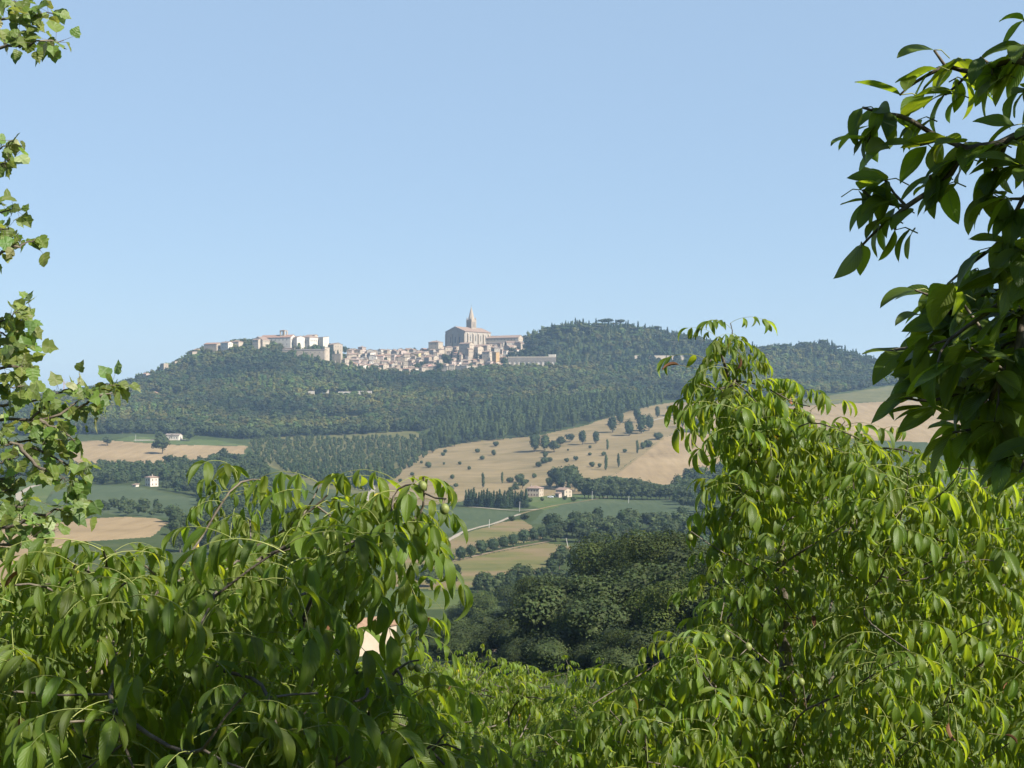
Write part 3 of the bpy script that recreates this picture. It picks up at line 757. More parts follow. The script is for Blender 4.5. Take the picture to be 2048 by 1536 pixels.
# --- belt of round trees behind the dark crop, right of the farm
i = 0
belt = []
for px in np.arange(1168, 1345, 9.5):
    for k in range(2):
        belt.append((px + rnd.uniform(-3, 3), 999 - k * 8 - (1260 - px) * 0.02, rnd.uniform(26, 38) * (1.1 if px < 1300 else 0.85)))
belt.sort()
for i, (px, py, hp) in enumerate(belt):
    lone('broadleaf_tree', 'broad', px, py, hp, 'dark round tree in the dense belt right of the farmhouse, %s from the left' % ORD[i], 'tree', 'dense tree belt right of the farmhouse', 1.15)
for i, (px, py, hp, k) in enumerate([(1113, 975, 46, 'broad'), (1128, 978, 52, 'broad'), (1145, 975, 44, 'broad'), (1122, 980, 38, 'oval'), (1150, 982, 38, 'broad'), (1137, 986, 30, 'cone'), (1160, 985, 34, 'broad'), (1100, 978, 26, 'broad'), (1045, 978, 24, 'broad'), (1030, 984, 22, 'broad'), (1148, 1003, 12, 'bush'), (1060, 1004, 10, 'bush'), (1035, 1010, 14, 'bush'), (1085, 1002, 9, 'bush'), (1018, 1000, 22, 'broad'), (1047, 1012, 13, 'bush'), (1130, 1000, 9, 'bush')]):
    lone('bush' if k == 'bush' else 'broadleaf_tree', k, px, py, hp, ['tall dark tree behind the farmhouse garden', 'tallest dark tree rising behind the two farmhouses', 'dark tree behind the right hand farmhouse', 'oval tree between the two farmhouses', 'leafy tree just right of the smaller farmhouse', 'pointed conifer close behind the smaller farmhouse', 'leafy tree where the dense belt meets the farm', 'low tree behind the gap between the farmhouses', 'tree against the left side of the larger farmhouse', 'tree left of the larger farmhouse above the conifers', 'garden bush in front of the smaller farmhouse', 'garden bush under the larger farmhouse', 'garden bush at the right end of the conifer row', 'low garden bush below the white car', 'leafy tree behind the right end of the conifer row', 'bush by the pale pole on the lane', 'low garden bush under the smaller farmhouse'][i], 'bush' if k == 'bush' else 'tree', 'farm garden planting')
# --- valley belts: each tree its own thing
TREES_LEFT = {'n': 0}
BELTS = []
def belt_scatter(poly, spacing, hm, label, group, seed, name='broadleaf_tree', kinds=('broad', 'broad', 'oval'), lod=1, dmin=350, wide=1.15):
    P = scatter(poly, spacing, dmin, seed=seed)
    qx, qy = proj(P[:, 0], P[:, 1], P[:, 2])
    P = P[~((qx > 281) & (qx < 326) & (qy > 962) & (qy < 1000))]
    rg = np.random.default_rng(seed)
    for p in P:
        BELTS.append((rg.uniform(*hm), kinds[rg.integers(len(kinds))], p, label, group, wide))
belt_scatter([(150, 972), (160, 945), (230, 938), (300, 940), (380, 932), (440, 922), (490, 915), (520, 925), (540, 950), (540, 985), (480, 990), (400, 996), (330, 980), (262, 968)], 10.5, (7, 12), 'leafy tree in the valley belt around the white house', 'valley belt around the white house', 21)
belt_scatter([(395, 1002), (470, 990), (600, 1000), (600, 1045), (560, 1075), (340, 1072), (330, 1045), (420, 1038)], 12, (7, 12), 'leafy tree in the valley hollow behind the left walnut tree', 'trees in the left valley hollow', 22)
belt_scatter([(195, 1022), (240, 1012), (330, 1020), (325, 1035), (230, 1033)], 10, (4, 8), 'low dark tree on the near edge of the dark crop field', 'trees on the near edge of the crop field', 23)
belt_scatter([(1060, 1072), (1100, 1055), (1180, 1052), (1290, 1052), (1440, 1050), (1560, 1030), (1560, 1130), (1440, 1160), (1330, 1140), (1150, 1100), (1128, 1088)], 13.5, (8, 12), 'leafy tree in the hollow under the dark green field', 'trees in the hollow under the dark green field', 24)
belt_scatter([(1345, 1005), (1345, 985), (1375, 960), (1440, 945), (1600, 930), (1600, 1030), (1440, 1045), (1390, 1030)], 13, (8, 13), 'leafy tree climbing the draw right of the dark green field', 'trees in the draw right of the dark green field', 25)
belt_scatter([(820, 1175), (840, 1158), (895, 1150), (930, 1170), (900, 1185)], 11, (5, 8), 'leafy tree at the left foot of the lower meadow', 'trees at the left foot of the lower meadow', 26)
belt_scatter([(940, 1195), (960, 1172), (1010, 1168), (1060, 1160), (1120, 1125), (1150, 1110), (1180, 1160), (1150, 1200), (1040, 1215)], 10.5, (5, 9), 'blue-grey tree fringing the lower meadow before the dark oaks', 'trees fringing the lower meadow', 27)
belt_scatter([(-60, 965), (-60, 905), (60, 900), (150, 925), (150, 960), (90, 962)], 16, (8, 13), 'leafy tree in the valley behind the lobed leaf branches', 'trees behind the left branches', 28)
for px, py, hp, kd, lab in [(325, 908, 42, 'broad', 'tall tree standing alone in the fawn stubble field'), (340, 935, 30, 'broad', 'round tree at the lower edge of the fawn stubble field'), (447, 924, 30, 'broad', 'rounded tree at the right lower corner of the fawn field'),
        (215, 892, 22, 'broad', 'dark tree at the top left of the fawn field'), (372, 930, 14, 'bush', 'small bush on the fawn field edge'), (255, 966, 24, 'oval', 'pale rounded tree just left of the white house'), (322, 960, 26, 'broad', 'tree pressed against the right side of the white house'), (345, 880, 12, 'bush', 'bush in front of the farm shed'), (318, 880, 20, 'broad', 'tree in front of the left end of the farm shed'), (378, 882, 22, 'broad', 'tree at the right end of the farm shed'), (1025, 1042, 12, 'bush', 'reddish scrub bush beside the pale valley road'), (1050, 1040, 15, 'bush', 'scrub bush between road and dark green field'), (740, 966, 40, 'poplar', 'slim poplar at the top of the pale driveway'), (757, 970, 44, 'poplar', 'taller slim poplar at the top of the pale driveway')]:
    lone('bush' if kd == 'bush' else 'poplar_tree' if kd == 'poplar' else 'broadleaf_tree', kd, px, py, hp, lab, 'bush' if kd == 'bush' else 'tree', None, 1.15)

# the trees that show largest stand alone, the rest of the belts is one thicket
BELTS.sort(key=lambda b: -b[0] / b[2][1] * (0.35 if b[2][0] / b[2][1] * F + 1024 > 1450 or b[2][0] / b[2][1] * F + 1024 < 60 else 1.0))
thicket = Acc()
for i, (h, k, p, lab, grp, wide) in enumerate(BELTS):
    if i < 215:
        plant('broadleaf_tree', k, 1, p, h, lab, 'tree', grp, wide)
    else:
        V, Q, T3, t = crown_arr(k, 300 + i % 9, 150, 0.13)
        a = rnd.uniform(0, 6.28); c, s = math.cos(a), math.sin(a)
        thicket.add(np.stack([(V[:, 0] * c - V[:, 1] * s) * h * wide, (V[:, 0] * s + V[:, 1] * c) * h * wide, V[:, 2] * h], -1) + p, Q, T3, t * np.array(TINT[k]) * rnd.uniform(0.75, 1.25))
print('belt trees', len(BELTS))
tag(mesh_obj('thicket', thicket.mesh('thicket', [M['far_leaf']])), 'thicket filling the valley belts behind the nearer trees', kind='stuff')

# --- young plantation in rows
P = scatter([(500, 885), (560, 874), (690, 869), (838, 864), (865, 903), (800, 952), (740, 985), (640, 968), (560, 940), (515, 918)], 8.6, seed=31)
rg = np.random.default_rng(4)
P = P[rg.permutation(len(P))]
P = P[np.argsort(P[:, 1])]
mass = Acc()
for i, p in enumerate(P):
    if i < 290:
        plant('young_tree', 'oval', 0, p, rg.uniform(3.2, 7.5), 'young slender tree in the planted plot below the hillside wood', 'tree', 'young trees planted in rows below the wood', 1.1, small=True)
    else:
        V, Q, T3, t = crown_arr('oval', int(rg.integers(8)), 70, 0.15)
        h = rg.uniform(4.5, 8.5); mass.add(V * h + p, Q, T3, t)
# --- poplar stand climbing from the pasture into the wood
P = scatter([(845, 912), (858, 880), (900, 845), (1000, 822), (1180, 806), (1300, 800), (1330, 808), (1250, 828), (1180, 848), (1080, 872), (1000, 880), (920, 890)], 11.0, seed=33)
P = P[np.argsort(P[:, 1])]
for i, p in enumerate(P):
    k = ['poplar', 'oval'][int(rg.integers(2))]
    h = rg.uniform(14, 21) if k == 'poplar' else rg.uniform(9, 14)
    if i < 280:
        plant('slender_tree', k, 0 if i > 120 else 1, p, h, 'slender tree of the stand above the dry pasture', 'tree', 'slender trees of the stand above the dry pasture', 1.15, small=i > 120)
    else:
        V, Q, T3, t = crown_arr(k, int(rg.integers(8)), 90, 0.11)
        mass.add(V * np.array([h * 1.15, h * 1.15, h]) + p, Q, T3, t * np.array(TINT[k]))
if mass.n:
    tag(mesh_obj('plantation_wood', mass.mesh('plantation_wood', [M['far_leaf']])), 'mass of young trees behind the planted rows', kind='stuff')

# --- the hillside wood: nearest rows as single trees, the mass behind as one body
WOOD_LOW = ([-260, 0, 170, 300, 400, 500, 600, 700, 850, 900, 1000, 1100, 1200, 1300, 1440, 1600, 1700, 1790, 2050, 2400], [872, 872, 869, 868, 872, 880, 873, 870, 862, 846, 824, 812, 806, 800, 800, 797, 784, 770, 752, 760])
TOWN = [[(640, 738), (652, 700), (560, 716), (560, 690), (690, 694), (780, 704), (860, 702), (890, 684), (1050, 684), (1050, 697), (1030, 704), (1012, 722), (1030, 742), (990, 740), (945, 750), (880, 754), (800, 754), (740, 750), (690, 741), (660, 741)],
        [(985, 742), (1000, 724), (1116, 724), (1116, 736), (1030, 742)],  [(340, 796), (345, 786), (385, 786), (385, 796)], [(290, 795), (295, 788), (325, 788), (325, 795)],
        [(610, 800), (610, 790), (750, 788), (750, 800)], [(893, 800), (915, 790), (955, 787), (960, 793), (920, 803)], [(630, 838), (700, 830), (745, 834), (745, 842), (690, 846), (640, 846)], [(1262, 724), (1370, 723), (1370, 716), (1262, 715)], [(1240, 797), (1258, 797), (1258, 790), (1240, 790)]]
rg = np.random.default_rng(8)
X = rg.uniform(-900, 900, 60000); Y = rg.uniform(1560, 2235, 60000)
Z = gz(X, Y); px, py = proj(X, Y, Z)
ok = (py < np.interp(px, *WOOD_LOW)) & (px > -240) & (px < 2300)
for t in TOWN:
    ok &= ~inpoly(px, py, t)
X, Y, Z, px, py = (a[ok] for a in (X, Y, Z, px, py))
taken = set(); keep = []
G = 8.6
for i in range(len(X)):
    c = (int(X[i] // G), int(Y[i] // G))
    if c in taken: continue
    taken.add(c); keep.append(i)
X, Y, Z, px, py = (a[keep] for a in (X, Y, Z, px, py))
order = np.argsort(py - np.interp(px, *WOOD_LOW))[::-1]       # the lower fringe stands nearest and shows most
wood = Acc(); nsingle = 0
LIB = {}
def lib(k, v):
    if (k, v) not in LIB:
        LIB[(k, v)] = crown_arr(k, 500 + v * 13 + sum(map(ord, k)), 95 if k in ('broad', 'bush') else 70, 0.155 if k == 'broad' else 0.10, ICO0, 0.85)
    return LIB[(k, v)]
kseed = np.sin(X * 0.013 + 2) * np.cos(Y * 0.011) + 0.5 * np.sin(X * 0.031 + Y * 0.023)
n_single = 290
print('wood trees', len(X))
for i in order:
    p = np.array([X[i], Y[i], Z[i] - 0.3]); r = rg.uniform()
    right = px[i] > 1090
    up = py[i] < 745
    if right and up: k = 'cypress' if r < 0.42 else 'pine' if r < 0.55 and Y[i] > 2120 else 'oval' if r < 0.7 else 'broad'
    else: k = 'broad' if kseed[i] < 0.55 or r < 0.4 else 'oval' if r < 0.8 else 'poplar'
    h = {'broad': rg.uniform(9, 15.5), 'oval': rg.uniform(9, 15), 'poplar': rg.uniform(13, 18), 'cypress': rg.uniform(9, 17), 'pine': rg.uniform(11, 15)}[k] * (1 + 0.12 * kseed[i]) * (1.1 if p[2] > 60 and px[i] < 600 else 1.0)
    if nsingle < n_single and 60 < px[i] < 1500 and k in ('broad', 'oval'):
        nsingle += 1
        plant('woodland_tree', k, 0, p, h, 'broadleaf tree on the lower edge of the hillside wood', 'tree', 'trees on the lower edge of the hillside wood', 1.1, small=True)
        continue
    V, Q, T3, t = lib(k, int(rg.integers(10)))
    a = rg.uniform(0, 6.28); c, s = math.cos(a), math.sin(a); w = h * rg.uniform(1.0, 1.4)
    V2 = np.stack([(V[:, 0] * c - V[:, 1] * s) * w, (V[:, 0] * s + V[:, 1] * c) * w, V[:, 2] * h], -1) + p
    patch = math.sin(p[0] * .021 + 1.3 * math.sin(p[1] * .017)) + math.sin(p[1] * .028 + p[0] * .009 + 2)
    if patch < -1.55 and r < 0.5: continue
    h *= 1 + 0.14 * patch; w *= 1 + 0.14 * patch
    hue = np.array(TINT[k]) * (1.0 + 0.26 * patch * np.array([1.25, 1.0, .7])) * rg.uniform(0.66, 1.36) * np.array([rg.uniform(0.8, 1.45), 1.0, rg.uniform(0.7, 1.1)])
    wood.add(V2, Q, T3, t * hue)
tag(mesh_obj('woodland', wood.mesh('woodland', [M['far_leaf']])), 'dense wood covering the hill below the town', kind='stuff')
# --- trees one can tell apart on the skyline
for i, px_ in enumerate([1104, 1109, 1125, 1131, 1136, 1142, 1151, 1160, 1166, 1178, 1192, 1205, 1217, 1232, 1256, 1268, 1276, 1290, 1300, 1322, 1335, 1344, 1352, 1360, 1505, 1655, 1664, 1690, 1706, 1712, 1732, 1748, 1760, 1769, 318, 321, 662, 668, 676, 917]):
    p = at(px_, 2165 if px_ > 1000 and px_ < 1500 else 2188 if px_ > 700 and px_ != 917 else 2100) if px_ not in (917,) else at(917, 2085)
    if px_ in (318, 321): p = at(px_, 2150)
    plant('cypress_spire', 'cypress', 1, p, rnd.uniform(15, 21) if px_ != 917 else 19.0, ('dark cypress standing in front of the church gable' if px_ == 917 else 'dark cypress spire on the wooded skyline right of town, %s from the left' % ORD[[1104, 1109, 1125, 1131, 1136, 1142, 1151, 1160, 1166, 1178, 1192, 1205, 1217, 1232, 1256, 1268, 1276, 1290, 1300, 1322, 1335, 1344, 1352, 1360, 1505, 1655, 1664, 1690, 1706, 1712, 1732, 1748, 1760, 1769].index(px_)] if px_ > 1000 else 'dark cypress on the skyline by the %s' % ('small tower house' if px_ < 400 else 'right end of the convent, %s of three' % ['left', 'middle', 'right'][[662, 668, 676].index(px_)] if px_ > 400 else '') if px_ != 321 else 'second dark cypress beside the small tower house'), 'tree', 'cypress spires on the skyline', 1.15)
for i, (px_, h, lab) in enumerate([(1206, 15, 'flat topped stone pine left of the gap on the wooded hilltop'), (1218, 16, 'tallest flat topped stone pine on the wooded hilltop'), (1240, 15, 'broad stone pine right of the gap on the wooded hilltop'), (1312, 14, 'stone pine among cypresses on the right shoulder of the hilltop'), (1558, 13, 'stone pine at the left end of the far right ridge'), (1570, 14, 'second stone pine on the far right ridge'), (1607, 15, 'stone pine in the middle of the far right ridge'), (1622, 13, 'low stone pine on the far right ridge'), (1645, 16, 'thin topped stone pine standing highest on the far right ridge'), (1737, 13, 'last stone pine towards the end of the far right ridge')]):
    plant('stone_pine', 'pine', 1, at(px_, 2185), h * 1.15, lab, 'tree', 'stone pines on the hilltop skyline', 1.0)
for px_, d, h, lab in [(1108, 2150, 20, 'layered cedar standing proud at the left end of the wooded hilltop'), (656, 2150, 15, 'flat cedar above the right end of the convent'), (830, 2185, 11, 'spreading cedar on the skyline left of the church'), (957, 2085, 17, 'dark cedar in front of the long church side'), (490, 2120, 13, 'dark cedar between the small white houses and the convent'), (500, 2100, 14, 'dark cedar close to the cream gabled house')]:
    plant('cedar_tree', 'cedar', 1, at(px_, d), h, lab, 'tree', 'cedars of the hill town')
for px_, d, h, lab in [(890, 2085, 15, 'dark tree clump between houses below the church'), (898, 2080, 12, 'lower tree beside the clump below the church'), (836, 2060, 12, 'dark tree left of the rose house'), (828, 2055, 10, 'round tree left of the rose house'), (845, 2075, 10, 'tree above the rose house'), (770, 2110, 8, 'tree among the upper town roofs'), (750, 2045, 12, 'tree breaking the lower edge of the town'), (760, 2042, 10, 'rounder tree at the lower edge of the town'), (880, 2045, 13, 'tree before the grey wall under the church'), (671, 2105, 8, 'tree tucked under the convent terrace'), (688, 2170, 12, 'tree between convent and town roofs'), (694, 2178, 10, 'second tree between convent and town roofs'), (985, 2090, 12, 'tree right of the tall stone houses'), (940, 2050, 10, 'tree under the stone houses by the grey wall'), (1010, 2070, 12, 'tree left of the arcaded wall'), (720, 2050, 9, 'tree in front of the white houses at the town edge'), (865, 2140, 7, 'small tree below the hipped villa'), (815, 2120, 7, 'small tree in the middle of the town roofs'), (402, 2112, 12, 'tree before the stepped houses on the left shoulder'), (420, 2108, 11, 'tree before the left end of the long barn'), (436, 2106, 11, 'tree before the right end of the long barn'), (452, 2104, 12, 'tree before the white cottage'), (474, 2108, 13, 'tree before the dull roofed house'), (516, 2096, 13, 'tree before the narrow cream wing'), (532, 2094, 12, 'tree before the lit gable'), (553, 2092, 14, 'tree before the convent range'), (600, 2070, 12, 'tree breaking the foot of the long terrace'), (622, 2066, 13, 'tall tree before the foot of the long terrace')]:
    plant('town_tree', 'broad', 1, at(px_, d), h * 1.2, lab, 'tree', 'trees growing between the town houses')

# ------------------------------------------------------------------ buildings
def roof_arr(kind, w, d, z, rise, ov=0.5, th=0.28):
    """tiled roof slabs over a w x d box whose eaves are at z; ridge along x, along y, hipped or single pitch"""
    X, Y = w / 2 + ov, d / 2 + ov
    if kind == 'y':
        V, Fq, F3 = roof_arr('x', d, w, z, rise, ov, th)
        return np.stack([-V[:, 1], V[:, 0], V[:, 2]], -1), Fq, F3
    if kind == 'x':
        top = [(-X, -Y, z), (X, -Y, z), (X, 0, z + rise), (-X, 0, z + rise), (X, Y, z), (-X, Y, z)]
        V = np.array(top + [(a, b, c + th) for a, b, c in top], float)
        Fq = [(6, 7, 8, 9), (9, 8, 10, 11), (0, 3, 2, 1), (3, 5, 4, 2), (0, 1, 7, 6), (4, 5, 11, 10), (0, 6, 9, 3), (3, 9, 11, 5), (1, 2, 8, 7), (2, 4, 10, 8)]
        return V, Fq, []
    if kind == 'shed':
        top = [(-X, -Y, z), (X, -Y, z), (X, Y, z + rise), (-X, Y, z + rise)]
        V = np.array(top + [(a, b, c + th) for a, b, c in top], float)
        return V, [(4, 5, 6, 7), (0, 3, 2, 1), (0, 1, 5, 4), (1, 2, 6, 5), (2, 3, 7, 6), (3, 0, 4, 7)], []
    # hip
    k = max(X - Y, 0.05) if X > Y else 0.05
    ky = 0 if X >= Y else Y - X
    A = [(-X, -Y, z), (X, -Y, z), (X, Y, z), (-X, Y, z)]
    if X >= Y: rid = [(-k, 0, z + rise), (k, 0, z + rise)]
    else: rid = [(0, -ky, z + rise), (0, ky, z + rise)]
    V = np.array(A + [(a, b, c + th) for a, b, c in A] + [(a, b, c + th) for a, b, c in rid], float)
    if X >= Y: Fq, F3 = [(4, 5, 9, 8), (6, 7, 8, 9)], [(5, 6, 9), (7, 4, 8)]
    else: Fq, F3 = [(5, 6, 9, 8), (7, 4, 8, 9)], [(4, 5, 8), (6, 7, 9)]
    Fq += [(0, 3, 2, 1), (0, 1, 5, 4), (1, 2, 6, 5), (2, 3, 7, 6), (3, 0, 4, 7)]
    return V, Fq, F3

def wall_arr(kind, w, d, h, rise, down=4.0):
    """closed wall shell; gable ends under the roof"""
    X, Y = w / 2, d / 2
    V, Fq = box_arr(-X, X, -Y, Y, -down, h)
    V = list(map(tuple, V)); Fq = [tuple(f) for f in Fq if tuple(f) != (4, 5, 6, 7)]; F3 = []
    if kind == 'x':
        n = len(V); V += [(-X, 0, h + rise), (X, 0, h + rise)]; F3 += [(7, 4, n), (5, 6, n + 1)]
    elif kind == 'y':
        n = len(V); V += [(0, -Y, h + rise), (0, Y, h + rise)]; F3 += [(4, 5, n), (6, 7, n + 1)]
    elif kind == 'shed':
        n = len(V); V += [(X, Y, h + rise), (-X, Y, h + rise)]; F3 += [(5, 6, n), (4, n + 1, 7)]; Fq += [(6, 7, n + 1, n)]
    else:
        Fq.append((4, 5, 6, 7))
    return np.array(V, float), Fq, F3

WIN = {}
def win_mesh(mat):
    if mat not in WIN:
        a = Acc()
        a.add(*box_arr(-0.5, 0.5, -0.04, 0.1, 0, 1))
        a.add(*box_arr(-0.62, 0.62, -0.10, 0.1, -0.08, -0.003), m=1)
        WIN[mat] = a.mesh('window', [M[mat], M['wall_grey']])
    return WIN[mat]

def window(parent, x, y, z, w, h, face, mat='opening', name='window'):
    o = mesh_obj(name, win_mesh(mat), parent)
    o.location = (x, y, z); o.scale = (w, 1, h)
    o.rotation_euler = (0, 0, {'f': 0, 'r': R(90), 'l': R(-90), 'b': R(180)}[face])
    return o

def building(name, label, pos, w, d, h, roof='x', rise=None, yaw=0.0, wall='wall_cream', tile='roof_tan', group=None, win=None, cat='building', ov=0.5, chim=0, down=4.0, wmat='opening'):
    t = thing(name, label, cat, pos, yaw, group)
    span = {'x': d, 'y': w, 'hip': min(w, d), 'shed': d * 0.6, 'flat': 0}[roof]
    rise = span * 0.19 if rise is None else rise
    kind = 'flat' if roof == 'hip' else roof
    V, Fq, F3 = wall_arr(kind, w, d, h, rise, down)
    mesh_obj('wall', np_mesh('wall', V, Fq, F3, mats=[M[wall]]), t)
    if roof == 'flat':
        a = Acc(); 
        for b in ((-w/2 - .15, w/2 + .15, -d/2 - .15, -d/2 + .3, h + .003, h + .8), (-w/2 - .15, w/2 + .15, d/2 - .3, d/2 + .15, h + .003, h + .8), (-w/2 - .15, -w/2 + .3, -d/2 + .303, d/2 - .303, h + .003, h + .8), (w/2 - .3, w/2 + .15, -d/2 + .303, d/2 - .303, h + .003, h + .8)):
            a.add(*box_arr(*b))
        mesh_obj('parapet', a.mesh('parapet', [M[wall]]), t)
    else:
        V, Fq, F3 = roof_arr(roof, w, d, h + 0.02, rise, ov)
        rf = mesh_obj('roof', np_mesh('roof', V, Fq, F3, mats=[M[tile]]), t)
        for k in range(chim):
            cx = rnd.uniform(-.3, .3) * w; cyy = rnd.uniform(-.15, .15) * d
            a = Acc(); a.add(*box_arr(cx - .4, cx + .4, cyy - .35, cyy + .35, h + 0.2, h + rise + 1.1)); a.add(*box_arr(cx - .5, cx + .5, cyy - .45, cyy + .45, h + rise + 1.103, h + rise + 1.3))
            mesh_obj('chimney', a.mesh('chimney', [M['wall_stone']]), rf)
    for face, cols, rows, ww, wh in (win or []):
        span_ = w if face in 'fb' else d
        for r in range(rows):
            for c in range(cols):
                u = (c + 0.5) / cols * span_ * 0.88 - span_ * 0.44
                z = h * (r + 0.5) / rows - wh * 0.45
                if face == 'f': window(t, u, -d / 2, z, ww, wh, 'f', wmat)
                elif face == 'r': window(t, w / 2, u, z, ww, wh, 'r', wmat)
                elif face == 'l': window(t, -w / 2, u, z, ww, wh, 'l', wmat)
    return t

def bpx(px0, px1, pyb, pyt, d, z=None):
    """base point, width and height of a building front spanning these pixels at depth d"""
    g = at((px0 + px1) / 2, d)
    zb = (YH - pyb) / F * d; zt = (YH - pyt) / F * d
    return np.array([g[0], d, zb]), (px1 - px0) / F * d, zt - zb

def down_for(pos):
    return max(3.0, pos[2] - float(gz(pos[0], pos[1])) + 6.0)

def house(name, label, px0, px1, pyb, pyt, d, depth=9.0, yaw=-20, roof='x', **kw):
    if d < 1600 and d > 400: d = float(hit((px0 + px1) / 2, pyb, 500)[1])
    """front of the outline: both visible sides of the turned box fill px0..px1"""
    pos, W, H = bpx(px0, px1, pyb, pyt, d)
    a = R(abs(yaw)); w = max((W - depth * math.sin(a)) / math.cos(a), 3.0)
    return building(name, label, pos, w, depth, H, roof, yaw=R(yaw), down=down_for(pos), **kw)

# --- the great church with its spire
D = 2175
pos, W, H = bpx(893, 985, 693, 665.5, D)
fw, fl = 41.0, 60.0
ch = thing('church', 'great buff stone church with tall pointed spire crowning the town', 'church', (pos[0] - 2, D, pos[2]), R(-40))
Hh = H
V, Fq, F3 = wall_arr('y', fw, fl, Hh, 8.0, 14)
mesh_obj('wall', np_mesh('wall', V, Fq, F3, mats=[M['wall_grey']]), ch)
V, Fq, F3 = roof_arr('y', fw, fl, Hh + 0.02, 8.0, 0.8, 0.5)
mesh_obj('roof', np_mesh('roof', V, Fq, F3, mats=[M['roof_tan']]), ch)
for k in range(5):
    a = Acc(); y = -fl / 2 + 6 + k * (fl - 12) / 4
    a.add(*box_arr(fw / 2 + .003, fw / 2 + 2.2, y - 1.2, y + 1.2, -6, Hh * 0.82)); a.add(np.array([(fw/2 + .003, y - 1.2, Hh * .823), (fw/2 + 2.2, y - 1.2, Hh * .823), (fw/2 + 2.2, y + 1.2, Hh * .823), (fw/2 + .003, y + 1.2, Hh * .823), (fw/2 + .003, y - 1.2, Hh * .95), (fw/2 + .003, y + 1.2, Hh * .95)]), [(0, 1, 2, 3), (1, 4, 5, 2)], [(0, 4, 1), (3, 2, 5)])
    mesh_obj('buttress', a.mesh('buttress', [M['wall_stone']]), ch)
    if k < 4: window(ch, fw / 2, y + (fl - 12) / 8, Hh * 0.35, 1.6, Hh * 0.4, 'r')
for u in (-9, 0, 9): window(ch, u, -fl / 2, Hh * 0.22, 2.0, Hh * 0.42, 'f')
a = Acc()
for u in (-fw / 2 + 1.4, -6.5, 6.5, fw / 2 - 1.4): a.add(*box_arr(u - 1.0, u + 1.0, -fl / 2 - 1.3, -fl / 2 - .003, -6, Hh * 0.86))
mesh_obj('facade_pilaster', a.mesh('pilaster', [M['wall_stone']]), ch)
tw = 11.0; tx, ty = 1.0, 6.0
zt0 = Hh + 3.0; zt1 = (YH - 640) / F * D - pos[2]; zt2 = (YH - 612) / F * D - pos[2]
tower = mesh_obj('tower', np_mesh('tower', *box_arr(tx - tw / 2, tx + tw / 2, ty - tw / 2, ty + tw / 2, zt0 - 10, zt1), mats=[M['wall_stone']]), ch)
a = Acc()
ang = np.arange(8) / 8 * 2 * np.pi + np.pi / 8
ring = np.stack([tx + np.cos(ang) * tw * 0.52, ty + np.sin(ang) * tw * 0.52, np.full(8, zt1 + .003)], -1)
sv_ = np.concatenate([ring, [(tx, ty, zt2)]]); a.add(sv_, None, [(i, (i + 1) % 8, 8) for i in range(8)])
mesh_obj('spire', a.mesh('spire', [M['wall_stone']]), tower)
for sx in (-1, 1):
    for sy in (-1, 1):
        a = Acc(); c = (tx + sx * tw * .42, ty + sy * tw * .42)
        a.add(np.array([(c[0] - .9, c[1] - .9, zt1 + .003), (c[0] + .9, c[1] - .9, zt1 + .003), (c[0] + .9, c[1] + .9, zt1 + .003), (c[0] - .9, c[1] + .9, zt1 + .003), (c[0], c[1], zt1 + 5.5)]), [(3, 2, 1, 0)], [(0, 1, 4), (1, 2, 4), (2, 3, 4), (3, 0, 4)])
        mesh_obj('pinnacle', a.mesh('pinnacle', [M['wall_stone']]), tower)
hw = zt1 - zt0
for u in (-2.6, 0.0, 2.6):
    window(tower, tx + u, ty - tw / 2, zt0 + hw * 0.28, 1.1, hw * 0.55, 'f'); window(tower, tx + tw / 2, ty + u, zt0 + hw * 0.28, 1.1, hw * 0.55, 'r')
a = Acc(); a.add(*box_arr(tx - .15, tx + .15, ty - .15, ty + .15, zt2 - .5, zt2 + 2.6)); a.add(*box_arr(tx - .8, tx + .8, ty - .12, ty + .12, zt2 + 1.3, zt2 + 1.6))
mesh_obj('cross', a.mesh('cross', [M['far_bark']]), tower)

# --- convent and its neighbours at the left end of the town
L = 'buildings of the convent end of the town'
c1 = house('convent', 'long convent range with reddish roof and open belfry', 519, 594, 694, 676, 2145, 16, -25, 'x', wall='wall_white', tile='roof_red', group=L, win=[('f', 7, 2, 1.3, 2.0), ('r', 3, 2, 1.2, 1.8)], rise=4.5)
pb, wb, hb = bpx(561, 576, 678, 661, 2145)
bf = Acc(); w2 = 4.2; z0 = 10.0 + 3.0
zc = hb + (pb[2] - c1.location[2]); lx = (pb[0] - c1.location[0]) / math.cos(R(25))
def belfry(parent, x, y, z0, z1, hw_):
    a = Acc()
    for sx in (-1, 1):
        for sy in (-1, 1):
            a.add(*box_arr(x + sx * hw_ - .8, x + sx * hw_ + .8, y + sy * hw_ - .8, y + sy * hw_ + .8, z0, z1 - 1.2))
    a.add(*box_arr(x - hw_ - .8, x + hw_ + .8, y - hw_ - .8, y + hw_ + .8, z1 - 1.197, z1)); a.add(*box_arr(x - hw_ - .797, x + hw_ + .797, y - hw_ - .797, y + hw_ + .797, z0 - 6, z0 + (z1 - z0) * .3))
    b = mesh_obj('belfry', a.mesh('belfry', [M['wall_cream']]), parent)
    V, Fq, F3 = roof_arr('hip', 2 * hw_ + 1.6, 2 * hw_ + 1.6, z1 + .003, 1.2, .3, .15)
    mesh_obj('roof', np_mesh('belfry_roof', V + np.array([x, y, 0]), Fq, F3, mats=[M['roof_tan']]), b)
belfry(c1, lx, 0, zc - 10, zc - 0.5, 3.6)
house('convent_wing', 'bright white lit convent wing right of the belfry', 574, 612, 700, 676, 2138, 14, -55, 'x', wall='wall_white', tile='roof_tan', group=L, win=[('f', 2, 3, 1.1, 1.6)])
